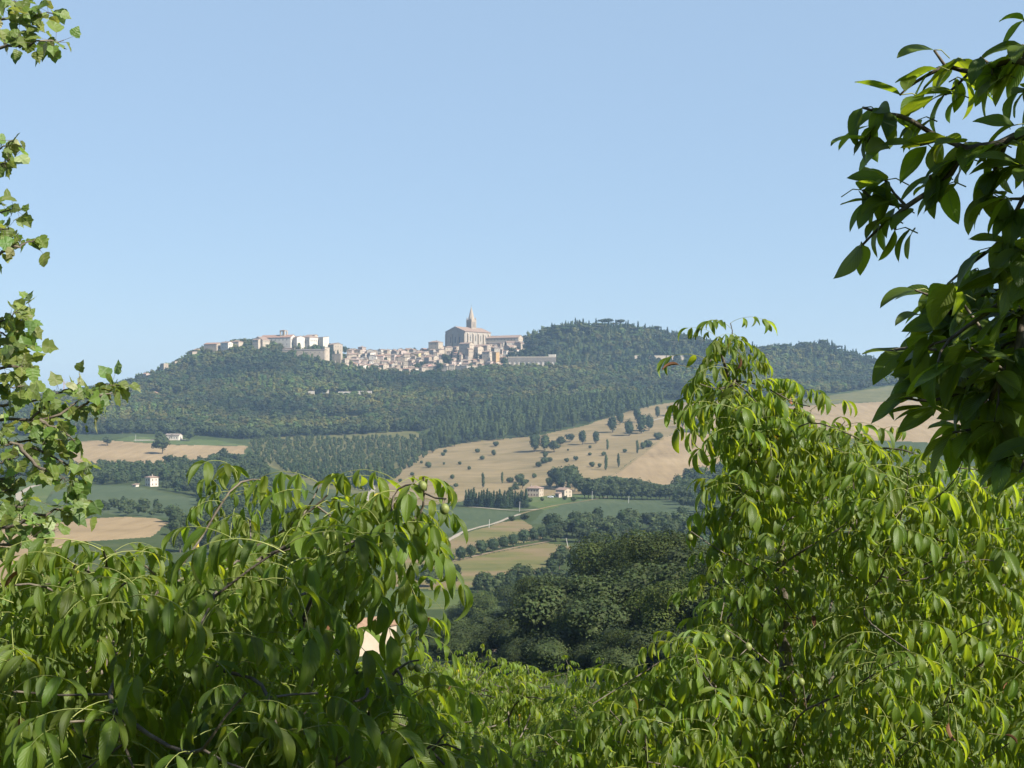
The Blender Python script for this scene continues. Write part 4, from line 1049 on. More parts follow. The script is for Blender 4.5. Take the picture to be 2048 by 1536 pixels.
house('convent_block', 'tall white block with two rows of windows and raised roof', 590, 640, 701, 676, 2142, 20, -42, 'hip', wall='wall_white', tile='roof_tan', group=L, win=[('f', 4, 2, 1.2, 1.8), ('r', 5, 2, 1.2, 1.8)], rise=3.5, chim=2)
house('attic_house', 'small raised attic storey on top of the white convent block', 612, 636, 680, 671.5, 2150, 8, -30, 'x', wall='wall_cream', tile='roof_tan', group=L, win=[('f', 3, 1, 1, 1.2)])
house('tower_house', 'plain white tower house at the right end of the convent', 634, 658, 702, 675, 2138, 11, -45, 'shed', wall='wall_white', tile='roof_tan', group=L, win=[('f', 1, 3, 1, 1.4), ('r', 1, 3, 1, 1.4)])
house('long_terrace', 'long dull plastered range under the convent with flat tiled roof', 564, 656, 722, 700.5, 2092, 13, -14, 'shed', wall='wall_stone', tile='roof_grey', group=L, win=[('f', 8, 2, 1.0, 1.4)])
house('low_range', 'low tiled range between convent and long terrace', 566, 594, 703, 697, 2110, 10, -14, 'shed', wall='wall_stone', tile='roof_tan', group=L)
house('corner_bastion', 'tall narrow pale bastion at the corner of the long terrace', 644, 659, 738, 696, 2088, 9, -45, 'flat', wall='wall_cream', group=L, win=[('r', 1, 4, .8, 1.1)])
house('lit_house', 'long buff house with tiled roof right of the convent', 655, 686, 705, 690, 2125, 15, -58, 'x', wall='wall_stone', tile='roof_tan', group=L, win=[('r', 3, 2, 1, 1.4), ('f', 2, 2, 1, 1.4)])
house('gabled_house', 'cream house with lit gable left of the convent', 504, 541, 694, 681, 2128, 12, -50, 'y', wall='wall_cream', tile='roof_tan', group=L, win=[('r', 4, 2, 1, 1.5), ('f', 2, 2, 1, 1.5)])
house('cream_wing', 'narrow cream wing attached left of the gabled house', 505, 524, 692, 680, 2118, 9, -30, 'x', wall='wall_cream', tile='roof_tan', group=L, win=[('f', 3, 2, 1, 1.4)])
house('roofed_house', 'house showing mostly dull roof between white cottage and cedar', 461, 486, 692, 684, 2140, 12, -25, 'hip', wall='wall_cream', tile='roof_tan', group=L, win=[('f', 3, 1, 1, 1.3)])
house('white_cottage', 'white house with pale gable left of the cedars', 441, 466, 698, 686, 2128, 10, -35, 'x', wall='wall_white', tile='roof_tan', group=L, win=[('f', 2, 2, 1, 1.3), ('r', 2, 2, 1, 1.3)])
house('long_barn', 'long low building with dull red roof at the left shoulder', 408, 444, 699, 689, 2140, 14, -25, 'x', wall='wall_stone', tile='roof_red', group=L, win=[('f', 5, 1, 1, 1.3)])
house('stepped_house', 'small stepped stone house on the left slope of the hill', 378, 394, 714, 704, 2130, 9, -40, 'shed', wall='wall_stone', tile='roof_tan', group=L, win=[('r', 2, 1, .9, 1.1)])
house('upper_stepped_house', 'small stone house just above the stepped one', 388, 402, 708, 700, 2150, 9, -30, 'x', wall='wall_cream', tile='roof_tan', group=L, win=[('f', 1, 1, .9, 1.1)])
house('square_tower', 'short square stone tower low on the left slope', 321, 337, 744, 728, 2130, 8, -45, 'flat', wall='wall_stone', group=L, win=[('r', 1, 2, .8, 1.2), ('f', 1, 2, .8, 1.2)])
house('slope_cottage', 'little stone cottage above the square tower', 346, 357, 733, 723, 2140, 7, -40, 'shed', wall='wall_stone', tile='roof_tan', group=L, win=[('r', 1, 1, .8, 1)])
house('low_cottage', 'lowest small pinkish cottage on the left slope', 286, 300, 758, 748, 2110, 8, -35, 'x', wall='wall_pink', tile='roof_red', group=L, win=[('f', 1, 1, .8, 1)])
for i, (x0, x1, yb, yt, d, lab) in enumerate([(655, 672, 742, 722, 2066, 'high pale retaining wall under the convent corner'), (668, 692, 740, 727, 2062, 'lower pale retaining wall stepping down to the town'), (656, 684, 716, 708, 2098, 'upper terrace wall right of the long terrace')]):
    pos, W, H = bpx(x0, x1, yb, yt, d)
    t = thing('retaining_wall', lab, 'wall', pos, R(-25), 'retaining walls of the town')
    a = Acc(); a.add(*box_arr(-W / 2, W / 2, -.8, .8, -8, H)); mesh_obj('wall_body', a.mesh('wall', [M['wall_stone']]), t)
    a = Acc(); a.add(*box_arr(-W / 2 - .1, W / 2 + .1, -1.0, 1.0, H + .003, H + .35)); mesh_obj('coping', a.mesh('coping', [M['wall_grey']]), t)

# --- right of the church
L = 'buildings right of the church'
house('long_palace', 'long building with low tan roof stretching right of the church', 968, 1046, 690, 676.5, 2170, 15, -28, 'x', wall='wall_cream', tile='roof_tan', group=L, win=[('f', 9, 2, 1.2, 1.8), ('r', 2, 2, 1, 1.5)], rise=4)
house('palace_annex', 'lower annex with grey roof in front of the long building', 972, 1012, 694, 686, 2150, 12, -20, 'shed', wall='wall_grey', tile='roof_grey', group=L, win=[('f', 5, 1, 1, 1.5)])
house('ochre_house', 'small ochre house beside the trees right of the town', 984, 999, 722, 705, 2062, 8, -40, 'shed', wall='wall_ochre', tile='roof_tan', group=L, win=[('f', 1, 2, .9, 1.2)])
house('pink_villa', 'low pink villa left of the arcaded wall', 982, 1021, 741, 730, 2052, 10, -12, 'hip', wall='wall_pink', tile='roof_red', group=L, win=[('f', 5, 1, 1.1, 1.4)])
def arcade(name, label, px0, px1, pyb, pyt, d, n, yaw):
    pos, W, H = bpx(px0, px1, pyb, pyt, d)
    t = thing(name, label, 'wall', pos, R(yaw))
    bw = W / n; r = bw * 0.33; a = Acc(); ns = 8
    for k in range(n):
        x = -W / 2 + (k + .5) * bw
        zs = H * 0.42
        arch = [(x + r * math.cos(q), zs + r * 1.1 * math.sin(q)) for q in np.linspace(0, math.pi, ns)]
        pts = [(x + r, -6.0)] + arch + [(x - r, -6.0)]
        outer = [(x + bw / 2, -6.0)] + [(x + bw / 2 + (-bw) * i / (ns - 1), H) for i in range(ns)] + [(x - bw / 2, -6.0)]
        m = len(pts)
        V = np.array([(p[0], -0.35, p[1]) for p in pts] + [(p[0], -0.35, p[1]) for p in outer] + [(p[0], 0.4, p[1]) for p in pts])
        Fq = [(i, i + 1, m + i + 1, m + i) for i in range(m - 1)] + [(i + 1, i, 2 * m + i, 2 * m + i + 1) for i in range(m - 1)]
        a.add(V, Fq)
    mesh_obj('arches', a.mesh('arches', [M['arcade_stone']]), t)
    mesh_obj('back_wall', np_mesh('back_wall', *box_arr(-W / 2, W / 2, .403, 1.6, -6, H - .3), mats=[M['wall_white']]), t)
    mesh_obj('parapet', np_mesh('parapet', *box_arr(-W / 2 - .2, W / 2 + .2, -.6, 1.7, H + .003, H + 1.3), mats=[M['wall_cream']]), t)
    return t
arcade('arcaded_wall', 'long arcaded terrace wall with pale arches below the wooded hilltop', 1016, 1112, 734, 715, 2048, 10, -6)
house('terrace_kiosk', 'small pale building on the right end of the arcaded wall', 1097, 1112, 715, 710, 2062, 6, -10, 'flat', wall='wall_white', group=L)

# --- the rows of town houses
L = 'stone houses packed on the slope of the town'
WALLS = ['wall_cream', 'wall_stone', 'wall_stone', 'wall_pink', 'wall_cream', 'wall_grey', 'wall_cream', 'wall_stone', 'wall_pink', 'wall_white']
NAMEW = dict(wall_cream='cream', wall_stone='buff stone', wall_pink='pinkish', wall_grey='grey stone', wall_white='white', wall_rose='rose', wall_yellow='yellow', wall_ochre='ochre')
SP = [  # houses one can pick out
 (828, 845, 722, 708, 2110, 9, -38, 'x', 'wall_yellow', 'roof_tan', 'yellow house standing out among the middle town roofs', 'x'),
 (846, 866, 748, 731, 2058, 10, -42, 'x', 'wall_rose', 'roof_tan', 'rose coloured house at the lower edge of the town', 'x'),
 (857, 886, 698, 685, 2160, 13, -30, 'hip', 'wall_cream', 'roof_tan', 'cream villa with hipped roof on the skyline left of the church', 'hip'),
 (930, 947, 722, 699, 2085, 10, -45, 'y', 'wall_stone', 'roof_tan', 'tall narrow stone house below the church, left of the pair', 'y'),
 (948, 967, 718, 695, 2088, 11, -48, 'x', 'wall_cream', 'roof_tan', 'tall cream house below the church, right of the pair', 'x'),
 (866, 900, 747, 733, 2052, 10, -20, 'shed', 'wall_grey', 'roof_grey', 'grey stone range at the town edge under the dark tree clump', 'x'),
 (898, 942, 752, 733, 2048, 12, -30, 'flat', 'wall_grey', 'roof_grey', 'big grey bastion wall building at the lower edge of the town', 'flat'),
 (718, 738, 747, 732, 2046, 10, -50, 'x', 'wall_white', 'roof_tan', 'white house with lit gable at the lower left of the town', 'x'),
 (735, 747, 750, 737, 2042, 9, -40, 'y', 'wall_white', 'roof_tan', 'small white gabled house beside the lower left trees', 'y'),
 (716, 732, 706, 695, 2165, 9, -35, 'hip', 'wall_pink', 'roof_tan', 'pinkish house with small tower roof highest among the left town roofs', 'hip'),
 (918, 948, 700, 688, 2098, 11, -35, 'x', 'wall_cream', 'roof_tan', 'cream house right under the church gable', 'x'),
 (905, 930, 722, 710, 2090, 10, -30, 'hip', 'wall_cream', 'roof_tan', 'cream house with lit front below the church cypress', 'hip'),
 (952, 982, 702, 692, 2098, 11, -30, 'x', 'wall_stone', 'roof_tan', 'stone house under the long church side', 'x'),
 (964, 986, 716, 704, 2080, 10, -30, 'hip', 'wall_cream', 'roof_tan', 'cream house left of the ochre one', 'hip'),
]
for (x0, x1, yb, yt, d, dep, yaw, rf, wl, tl, lab, _) in SP:
    house('town_house', lab, x0, x1, yb, yt, d, dep, yaw, rf, wall=wl, tile=tl, group=L, win=[('f', 2, 2, 1.0, 1.4), ('r', 3, 2, 1.0, 1.4)], chim=1)
ROWS = [(2036, 722, 850), (2050, 690, 985), (2066, 682, 990), (2082, 680, 1012), (2098, 684, 1030), (2114, 688, 1036), (2130, 690, 1042), (2144, 690, 1042), (2168, 692, 900), (2184, 700, 892)]
RN = ['lowest row', 'second lowest row', 'third lowest row', 'fourth lowest row', 'fifth lowest row', 'fifth highest row', 'fourth highest row', 'third highest row', 'row below the skyline', 'skyline row']
TTOWN = [(640, 738), (652, 700), (690, 694), (780, 700), (860, 700), (890, 684), (1050, 684), (1050, 697), (1012, 716), (1000, 730), (990, 740), (945, 750), (880, 754), (800, 756), (740, 752), (690, 741), (660, 741)]
AV = [(890, 978, 2138, 2220), (880, 902, 2060, 2100), (826, 842, 2040, 2072)]
for ri, (d, x0, x1) in enumerate(ROWS):
    px = x0 + rnd.uniform(0, 6); n = 0
    while px < x1:
        wpx = rnd.uniform(10, 19)
        c = px + wpx / 2; px += wpx * rnd.uniform(0.86, 1.12)
        dd = d + rnd.uniform(-6, 6)
        g = at(c, dd); _, gp = proj(*g)
        if any(a <= c <= b and e <= dd <= f for a, b, e, f in AV): continue
        if rnd.random() < 0.06: continue
        h = rnd.uniform(5.5, 10.5) * (1.0 if d < 2150 else 0.85)
        wl = rnd.choice(WALLS); tl = rnd.choice(['roof_tan', 'roof_tan', 'roof_tan', 'roof_red', 'roof_grey'])
        yaw = rnd.choice([-42, -38, -30, -25, -50, -15, 10, -60]); rf = rnd.choice(['x', 'x', 'y', 'hip', 'shed'])
        dep = rnd.uniform(7, 11)
        W = wpx / F * dd; a = R(abs(yaw)); w_ = max((W - dep * math.sin(a)) / math.cos(a), 4.5)
        wn_ = []
        if rnd.random() < 0.85: wn_ = [('f', rnd.choice([1, 2, 2, 3]), 2 if h > 6.5 else 1, 0.95, 1.35), ('r', rnd.choice([1, 2, 2]), 2 if h > 6.5 else 1, 0.95, 1.35)]
        building('town_house', '%s %s roofed house, %s from left in the town\'s %s' % (NAMEW[wl], {'roof_tan': 'tan', 'roof_red': 'red', 'roof_grey': 'grey'}[tl], ORD[n], RN[ri]), (g[0], g[1], g[2] + 0.3), w_, dep, h, rf, yaw=R(yaw), wall=wl, tile=tl, group=L, win=wn_, chim=1 if rnd.random() < .5 else 0, down=8)
        n += 1

# --- scattered houses on the slopes
house('villa', 'cream villa with terrace in the wood below the left shoulder', 347, 381, 790, 778, 1960, 10, -25, 'hip', wall='wall_cream', tile='roof_tan', win=[('f', 4, 2, 1.2, 1.5), ('r', 2, 2, 1, 1.4)], rise=1.8, chim=1)
house('red_roof_house', 'low house showing a red roof left of the cream villa', 297, 321, 792, 787, 1955, 11, -30, 'hip', wall='wall_pink', tile='roof_red', win=[('f', 3, 1, 1, 1.3)], rise=2.6)
for i, (x0, x1, yb, yt, lab) in enumerate([(613, 629, 795, 786, 'short pale wall fragment at the left of the broken garden wall'), (644, 658, 795, 784, 'taller pale wall fragment in the middle of the wood'), (676, 706, 792, 786, 'long pale wall fragment in the wood'), (712, 744, 792, 785, 'longest pale garden wall at the right of the broken wall line')]):
    pos, W, H = bpx(x0, x1, yb, yt, 1880); pos[2] = at((x0 + x1) / 2, 1880)[2]; H = max(H, 4.5)
    t = thing('garden_wall', lab, 'wall', pos, R(-8), 'broken pale garden wall in the wood')
    mesh_obj('wall_body', np_mesh('wall', *box_arr(-W / 2, W / 2, -.6, .6, -3, H), mats=[M['wall_white']]), t)
    mesh_obj('coping', np_mesh('coping', *box_arr(-W / 2 - .1, W / 2 + .1, -.8, .8, H + .003, H + .3), mats=[M['roof_tan']]), t)
pos, W, H = bpx(1268, 1368, 721, 715.5, 2080); pos[2] = at(1318, 2080)[2] + 1
t = thing('road_wall', 'long pale roadside wall on the wooded hill', 'wall', pos, R(3))
mesh_obj('wall_body', np_mesh('wall', *box_arr(-W / 2, W / 2, -.6, .6, -4, H), mats=[M['wall_cream']]), t)
mesh_obj('coping', np_mesh('coping', *box_arr(-W / 2, W / 2, -.8, .8, H + .003, H + .3), mats=[M['wall_grey']]), t)
house('hillside_hut', 'tiny white building alone in the wood above the dry pasture', 1244, 1255, 796, 788, 1840, 7, -30, 'x', wall='wall_white', tile='roof_tan', win=[('f', 1, 1, .9, 1.2)])
house('ridge_villa', 'pinkish villa low on the far right slope', 1736, 1762, 771, 760, 1985, 9, -15, 'x', wall='wall_pink', tile='roof_red', win=[('f', 4, 2, 1, 1.3)])
house('ridge_house', 'pale house beside the pinkish villa on the far right slope', 1760, 1780, 766, 756, 2000, 9, -30, 'hip', wall='wall_cream', tile='roof_tan', win=[('f', 2, 2, 1, 1.3)])
house('farm_shed', 'long white farm shed with grey roof above the fawn field', 331, 364, 880, 871, 1530, 9, -14, 'x', wall='wall_white', tile='roof_grey', win=[('f', 5, 1, 1, 1.4), ('r', 1, 1, 1.2, 2)], rise=2)
wh = house('white_house', 'white two storey house with tiled roof in the valley trees', 291, 316, 973, 955, 1120, 7.5, -38, 'hip', wall='wall_white', tile='roof_tan', win=[('f', 2, 2, .95, 1.3), ('r', 2, 2, .95, 1.3)], chim=1, wmat='shutter')
house('white_annex', 'tiny white outbuilding left of the white house', 266, 277, 974, 969.5, 1115, 4, -20, 'shed', wall='wall_white', tile='roof_tan', win=[('f', 2, 1, .7, .8)], rise=.6)
fh = house('farmhouse', 'larger two storey farmhouse with hipped tan roof and grey shaded front', 1053, 1087, 993, 976.5, 1065, 8.5, -22, 'hip', wall='wall_cream', tile='roof_tan', win=[('f', 4, 2, .95, 1.35), ('r', 2, 2, .95, 1.35)], rise=1.7, chim=1, wmat='shutter')
house('small_farmhouse', 'smaller cream farmhouse right of the white car', 1112, 1144, 994, 980, 1070, 8, -45, 'x', wall='wall_cream', tile='roof_tan', win=[('f', 3, 1, .9, 1.2), ('r', 2, 2, .9, 1.2)], chim=1)
house('farm_porch', 'low lean-to with dark roof against the smaller farmhouse', 1110, 1124, 995, 987, 1060, 4, -35, 'shed', wall='wall_pink', tile='roof_tan', win=[('f', 1, 1, 1.2, 1.6)], rise=.8)
house('roadside_shrine', 'little white gabled shrine poking from the trees under the crop field', 1170, 1182, 1056, 1047, 800, 3, -30, 'y', wall='wall_white', tile='roof_tan', win=[('f', 1, 1, .7, 1.2)], ov=.2)
house('barn', 'stone barn with terracotta roof half hidden behind the left walnut tree', 684, 792, 1306, 1252, 262, 9.0, -47, 'y', wall='wall_cream', tile='roof_terracotta', win=[('l', 1, 1, .8, 1.0)], rise=1.35, ov=.25)
house('barn_lean_to', 'small grey lean-to at the left of the terracotta barn', 636, 694, 1306, 1256, 268, 4.0, -40, 'shed', wall='wall_grey', tile='roof_terracotta', rise=.6, ov=.25)
for i, (x0, x1, yb, yt, d) in enumerate([(40, 52, 812, 804, 2185), (50, 64, 811, 802, 2190), (62, 72, 812, 806, 2180)]):
    house('distant_house', ['far low house at the left of the three on the left horizon', 'tallest of the three far houses on the left horizon', 'far house at the right of the three on the left horizon'][i], x0, x1, yb, yt, d, 9, -30, 'x', wall='wall_white', tile='roof_red', group='far houses on the left horizon', win=[('f', 2, 1, 1, 1.3)])
# --- crane on the left horizon
g = at(128, 2200)
t = thing('tower_crane', 'faint tower crane standing on the left horizon', 'crane', g, R(-8)); zc = (YH - 765) / F * 2200 - g[2]
a = Acc()
for sx in (-.7, .7):
    for sy in (-.7, .7): a.add(*box_arr(sx - .12, sx + .12, sy - .12, sy + .12, -1, zc))
for k in range(int(zc / 1.6)):
    z = k * 1.6; a.add(*tube_arr([(-.7, -.7, z), (.7, -.7, z + 1.6)], .06, 4)); a.add(*tube_arr([(.7, .7, z), (-.7, .7, z + 1.6)], .06, 4))
mesh_obj('mast', a.mesh('mast', [M['steel']]), t)
a = Acc()
for y, z in ((-.5, zc + .2), (.5, zc + .2), (0, zc + 1.2)): a.add(*box_arr(-24, 7, y - .12, y + .12, z - .12, z + .12))
for k in range(19): a.add(*tube_arr([(-24 + k * 1.6, -.5, zc + .2), (-23.2 + k * 1.6, 0, zc + 1.2), (-22.4 + k * 1.6, -.5, zc + .2)], .05, 4))
mesh_obj('jib', a.mesh('jib', [M['steel']]), t)
mesh_obj('counterweight', np_mesh('counterweight', *box_arr(4.5, 6.8, -.9, .9, zc - 1.8, zc - .1), mats=[M['concrete']]), t)
a = Acc(); a.add(*tube_arr([(0, 0, zc + 5), (-18, 0, zc + 1.2)], .07, 4)); a.add(*tube_arr([(0, 0, zc + 5), (6, 0, zc + 1.2)], .07, 4)); a.add(*box_arr(-.2, .2, -.2, .2, zc, zc + 5))
mesh_obj('tie', a.mesh('tie', [M['steel']]), t)
# --- poles
for px_, pyb, pyt, lab in [(1184, 1000, 983, 'pale pole beside the farm track below the smaller farmhouse'), (1257, 1007, 993, 'pale pole standing in front of the dense tree belt'), (1039, 1024, 1004, 'pale pole at the lane by the conifer row end'), (978, 1056, 1039, 'pale pole beside the valley road'), (1136, 1094, 1077, 'leaning pale pole beside the dark oaks'), (271, 883, 869, 'pale pole by the yard of the farm shed')]:
    g = hit(px_, pyb, 400); h = (pyb - pyt) / F * g[1]
    t = thing('utility_pole', lab, 'pole', g, 0.4, 'pale poles across the valley')
    V, Fq = tube_arr([(0, 0, -.5), (0.25 if px_ != 1136 else -1.0, 0, h)], [.17, .11], 6)
    p = mesh_obj('post', np_mesh('post', V, Fq, mats=[M['concrete']], smooth=True), t)
    xo = 0.25 if px_ != 1136 else -1.0
    mesh_obj('crossarm', np_mesh('crossarm', *box_arr(xo - .9, xo + .9, -.06, .06, h - .5, h - .36), mats=[M['far_bark']]), t)
# --- white car in the farm yard
g = hit(1101, 996, 800)
t = thing('parked_car', 'white car parked in the yard between the farmhouses', 'car', g, R(-18))
prof = [(-2.05, .35), (-2.1, .75), (-1.9, .95), (-1.35, 1.0), (-.85, 1.42), (.75, 1.45), (1.35, 1.02), (1.95, .88), (2.1, .6), (2.05, .35)]
n = len(prof); V = np.array([(x, -.82, z) for x, z in prof] + [(x, .82, z) for x, z in prof]); V[[4, 5], 1] += .14; V[[n + 4, n + 5], 1] -= .14
bm_ = [(i, (i + 1) % n, n + (i + 1) % n, n + i) for i in range(n)]
me = bpy.data.meshes.new('body'); me.from_pydata([tuple(v) for v in V], [], [tuple(reversed(f)) for f in bm_] + [tuple(range(n)), tuple(range(2 * n - 1, n - 1, -1))]); me.materials.append(M['car_paint'])
mesh_obj('body', me, t)
for s in (-1, 1):
    mesh_obj('side_window', np_mesh('side_window', np.array([(-1.05, s * .80, 1.02), (1.1, s * .80, 1.03), (.65, s * .715, 1.36), (-.75, s * .715, 1.36)]) + np.array([0, s * .02, 0]), [(0, 1, 2, 3)], mats=[M['glass']]), t)
    for x in (-1.3, 1.3):
        V, Fq = tube_arr([(x, s * .62, .33), (x, s * .86, .33)], .33, 12)
        V2 = np.concatenate([V, [(x, s * .87, .33)]]); m_ = len(V)
        mesh_obj('wheel', np_mesh('wheel', V2, Fq, [(12 + i, 12 + (i + 1) % 12, m_) for i in range(12)], mats=[M['rubber']]), t)
mesh_obj('windscreen', np_mesh('windscreen', np.array([(1.30, -.72, 1.07), (1.30, .72, 1.07), (.80, .64, 1.43), (.80, -.64, 1.43)]) + np.array([.03, 0, .03]), [(0, 1, 2, 3)], mats=[M['glass']]), t)

# ------------------------------------------------------------------ the foreground: walnut trees in leaf
UP = np.array([0, 0, 1.0])
def W3(px, py, d):
    return np.array([(px - 1024) / F * d, d, (YH - py) / F * d])

class Leaves:
    """collects single leaflets, then bends all of them at once into one mesh"""
    def __init__(s):
        s.P = []; s.D = []; s.N = []; s.L = []; s.W = []; s.fold = []; s.curl = []; s.tint = []; s.m = []
    def add(s, P, D, Nn, L, W, fold, curl, tint, m=0):
        s.P.append(P); s.D.append(D); s.N.append(Nn); s.L.append(L); s.W.append(W); s.fold.append(fold); s.curl.append(curl); s.tint.append(tint); s.m.append(m)
    def arrays(s, rows, cols, rg, width=None):
        P = np.array(s.P); D = nrm(np.array(s.D)); Nn = np.array(s.N)
        Nn = nrm(Nn - (Nn * D).sum(1, keepdims=True) * D); B = np.cross(D, Nn)
        L = np.array(s.L)[:, None]; W = np.array(s.W)[:, None]; fo = np.array(s.fold)[:, None]; cu = np.array(s.curl)[:, None]
        n = len(P); t = np.linspace(0, 1, rows)[None, :] ** 0.9; u = np.linspace(-1, 1, cols)
        th = cu * t ** 1.3
        dt = np.diff(np.concatenate([np.zeros((1, 1)), t], 1), axis=1)
        ax = np.cumsum(np.cos(th) * dt, 1) * L; az = -np.cumsum(np.sin(th) * dt, 1) * L
        prof = np.sin(np.pi * np.clip(t, 0, 1) ** 0.86) ** 0.78 * (1 - 0.12 * t); prof[:, 0] = 0.03; prof[:, -1] = 0.0
        hw = W * prof
        ln = np.cos(th)[:, :, None] * Nn[:, None, :] + np.sin(th)[:, :, None] * D[:, None, :]
        mid = P[:, None, :] + ax[:, :, None] * D[:, None, :] + az[:, :, None] * Nn[:, None, :]
        # the blade also curves a little sideways and its margin waves
        side = rg.normal(0, 0.10, (n, 1)) * L * t ** 2
        mid = mid + side[:, :, None] * B[:, None, :]
        ph = rg.uniform(0, 6.28, (n, 1)); wav = rg.uniform(0.0, 0.10, (n, 1)) * W
        V = np.empty((n, rows, cols, 3)); UV = np.empty((n, rows, cols, 2))
        for k, q in enumerate(u):
            a = abs(q)
            lift = hw * a * np.sin(fo) * (0.75 + 0.25 * a) + wav * a * np.sin(t * 9 + ph + (0 if q > 0 else 1.7))
            V[:, :, k, :] = mid + (hw * q * np.cos(fo))[:, :, None] * B[:, None, :] + lift[:, :, None] * ln
            UV[:, :, k, 0] = 0.5 + q * 0.5; UV[:, :, k, 1] = t
        idx = np.arange(n * rows * cols).reshape(n, rows, cols)
        Q = np.stack([idx[:, :-1, :-1], idx[:, :-1, 1:], idx[:, 1:, 1:], idx[:, 1:, :-1]], -1)
        mi = np.repeat(np.array(s.m), (rows - 1) * (cols - 1))
        T = np.repeat(np.array(s.tint), rows * cols, axis=0)
        return V.reshape(-1, 3), Q.reshape(-1, 4), T, UV.reshape(-1, 2), mi

def compound(lv, ac, p, az, elev, size, rg, pairs=3, tint=(1, 1, 1), droop=1.0, hang=1.0, stalk_sides=3, odd=None):
    """one pinnate walnut leaf: arched stalk, opposite leaflets that hang, a bigger one at the tip"""
    hang = hang * rg.uniform(0.35, 1.35)
    h = np.array([math.cos(az), math.sin(az), 0.0])
    Lr = size * rg.uniform(1.7, 2.4); K = 7
    pts = [np.array(p, float)]; e = elev
    for k in range(K):
        e -= droop * rg.uniform(0.10, 0.20)
        pts.append(pts[-1] + (h * math.cos(e) + UP * math.sin(e)) * Lr / K)
    pts = np.array(pts)
    if ac is not None:
        V, Q = tube_arr(pts, np.linspace(0.0019, 0.0010, K + 1) * (size / 0.12), stalk_sides); ac.add(V, Q, None, (1, 1, 1), m=1)
    Tn = np.gradient(pts, axis=0); Tn = nrm(Tn)
    b = np.array([-h[1], h[0], 0])
    fr = np.linspace(0.36, 0.90, pairs)
    for i, f in enumerate(fr):
        q = f * K; a = int(min(q, K - 1)); base = pts[a] + (pts[a + 1] - pts[a]) * (q - a); T = Tn[a]
        for sgn in (-1, 1):
            if rg.uniform() < 0.05: continue
            sc = size * (0.72 + 0.30 * f) * rg.uniform(0.85, 1.12)
            dn = hang * rg.uniform(0.25, 1.35)
            D = T * rg.uniform(0.35, 0.75) + b * sgn * rg.uniform(0.65, 1.0) - UP * dn
            Nn = UP * 1.0 + h * 0.35 + b * sgn * 0.45 + rg.normal(0, 0.30, 3)
            v = rg.uniform(0.80, 1.22); tt = np.array(tint) * v * np.array([rg.uniform(0.88, 1.16), 1.0, rg.uniform(0.85, 1.15)])
            m = 0
            if odd is not None and rg.uniform() < odd: m = 2 if rg.uniform() < 0.5 else 3
            lv.add(base, D, Nn, sc, sc * rg.uniform(0.165, 0.21), R(rg.uniform(12, 50)), rg.uniform(0.5, 1.9), tt, m)
    sc = size * 1.1 * rg.uniform(0.9, 1.15)
    v = rg.uniform(0.85, 1.25)
    lv.add(pts[-1], Tn[-1] - UP * rg.uniform(.1, .7) * hang, UP + h * 0.4 + rg.normal(0, .15, 3), sc, sc * rg.uniform(0.19, 0.235), R(rg.uniform(8, 40)), rg.uniform(0.5, 1.7), np.array(tint) * v, 0)

def shoot(lv, ac, p, ax, size, rg, n=6, **kw):
    """the leafy end of a twig: leaves set round it in a spiral, the upper ones steeper"""
    ax = nrm(np.array(ax, float)); a0 = rg.uniform(0, 6.28)
    for k in range(n):
        f = k / max(n - 1, 1)
        base = p - ax * (1 - f) * size * rg.uniform(0.8, 1.3)
        compound(lv, ac, base, a0 + k * 2.4 + rg.normal(0, .25), R(-4 + 44 * f) + rg.normal(0, .15), size * rg.uniform(0.8, 1.1), rg, pairs=int(rg.choice([2, 3, 3, 3, 4])), **kw)

def spray(lv, ac, p, az, size, rg, n=4, tint=(1, 1, 1), up=0.0):
    """a few broad leaflets hanging from one short stalk"""
    h = np.array([math.cos(az), math.sin(az), 0.0]); b = np.array([-h[1], h[0], 0])
    pts = [np.array(p) - h * size * .55 - UP * .01, np.array(p) - h * size * .25 + UP * .004, np.array(p)]
    V, Q = tube_arr(pts, [.0016, .0014, .0011], 4); ac.add(V, Q, None, (1, 1, 1), m=1)
    for k in range(n):
        f = k / n; base = np.array(p) - h * size * .5 * rg.uniform(0, 1) if k else np.array(p)
        sgn = [0, 1, -1, 0.7, -0.7, .4, -.4][k % 7]
        D = h * rg.uniform(.3, .8) + b * sgn * rg.uniform(.4, .8) + UP * (up - rg.uniform(-.25, 1.15))
        s = size * rg.uniform(.8, 1.15); v = rg.uniform(.8, 1.2)
        lv.add(base, D, UP + h * .3 + rg.normal(0, .3, 3) - np.array([0, .4, 0]), s, s * rg.uniform(.22, .27), R(rg.uniform(4, 30)), rg.uniform(.1, 1.0), np.array(tint) * v * np.array([rg.uniform(.9, 1.12), 1, rg.uniform(.9, 1.1)]), 0)

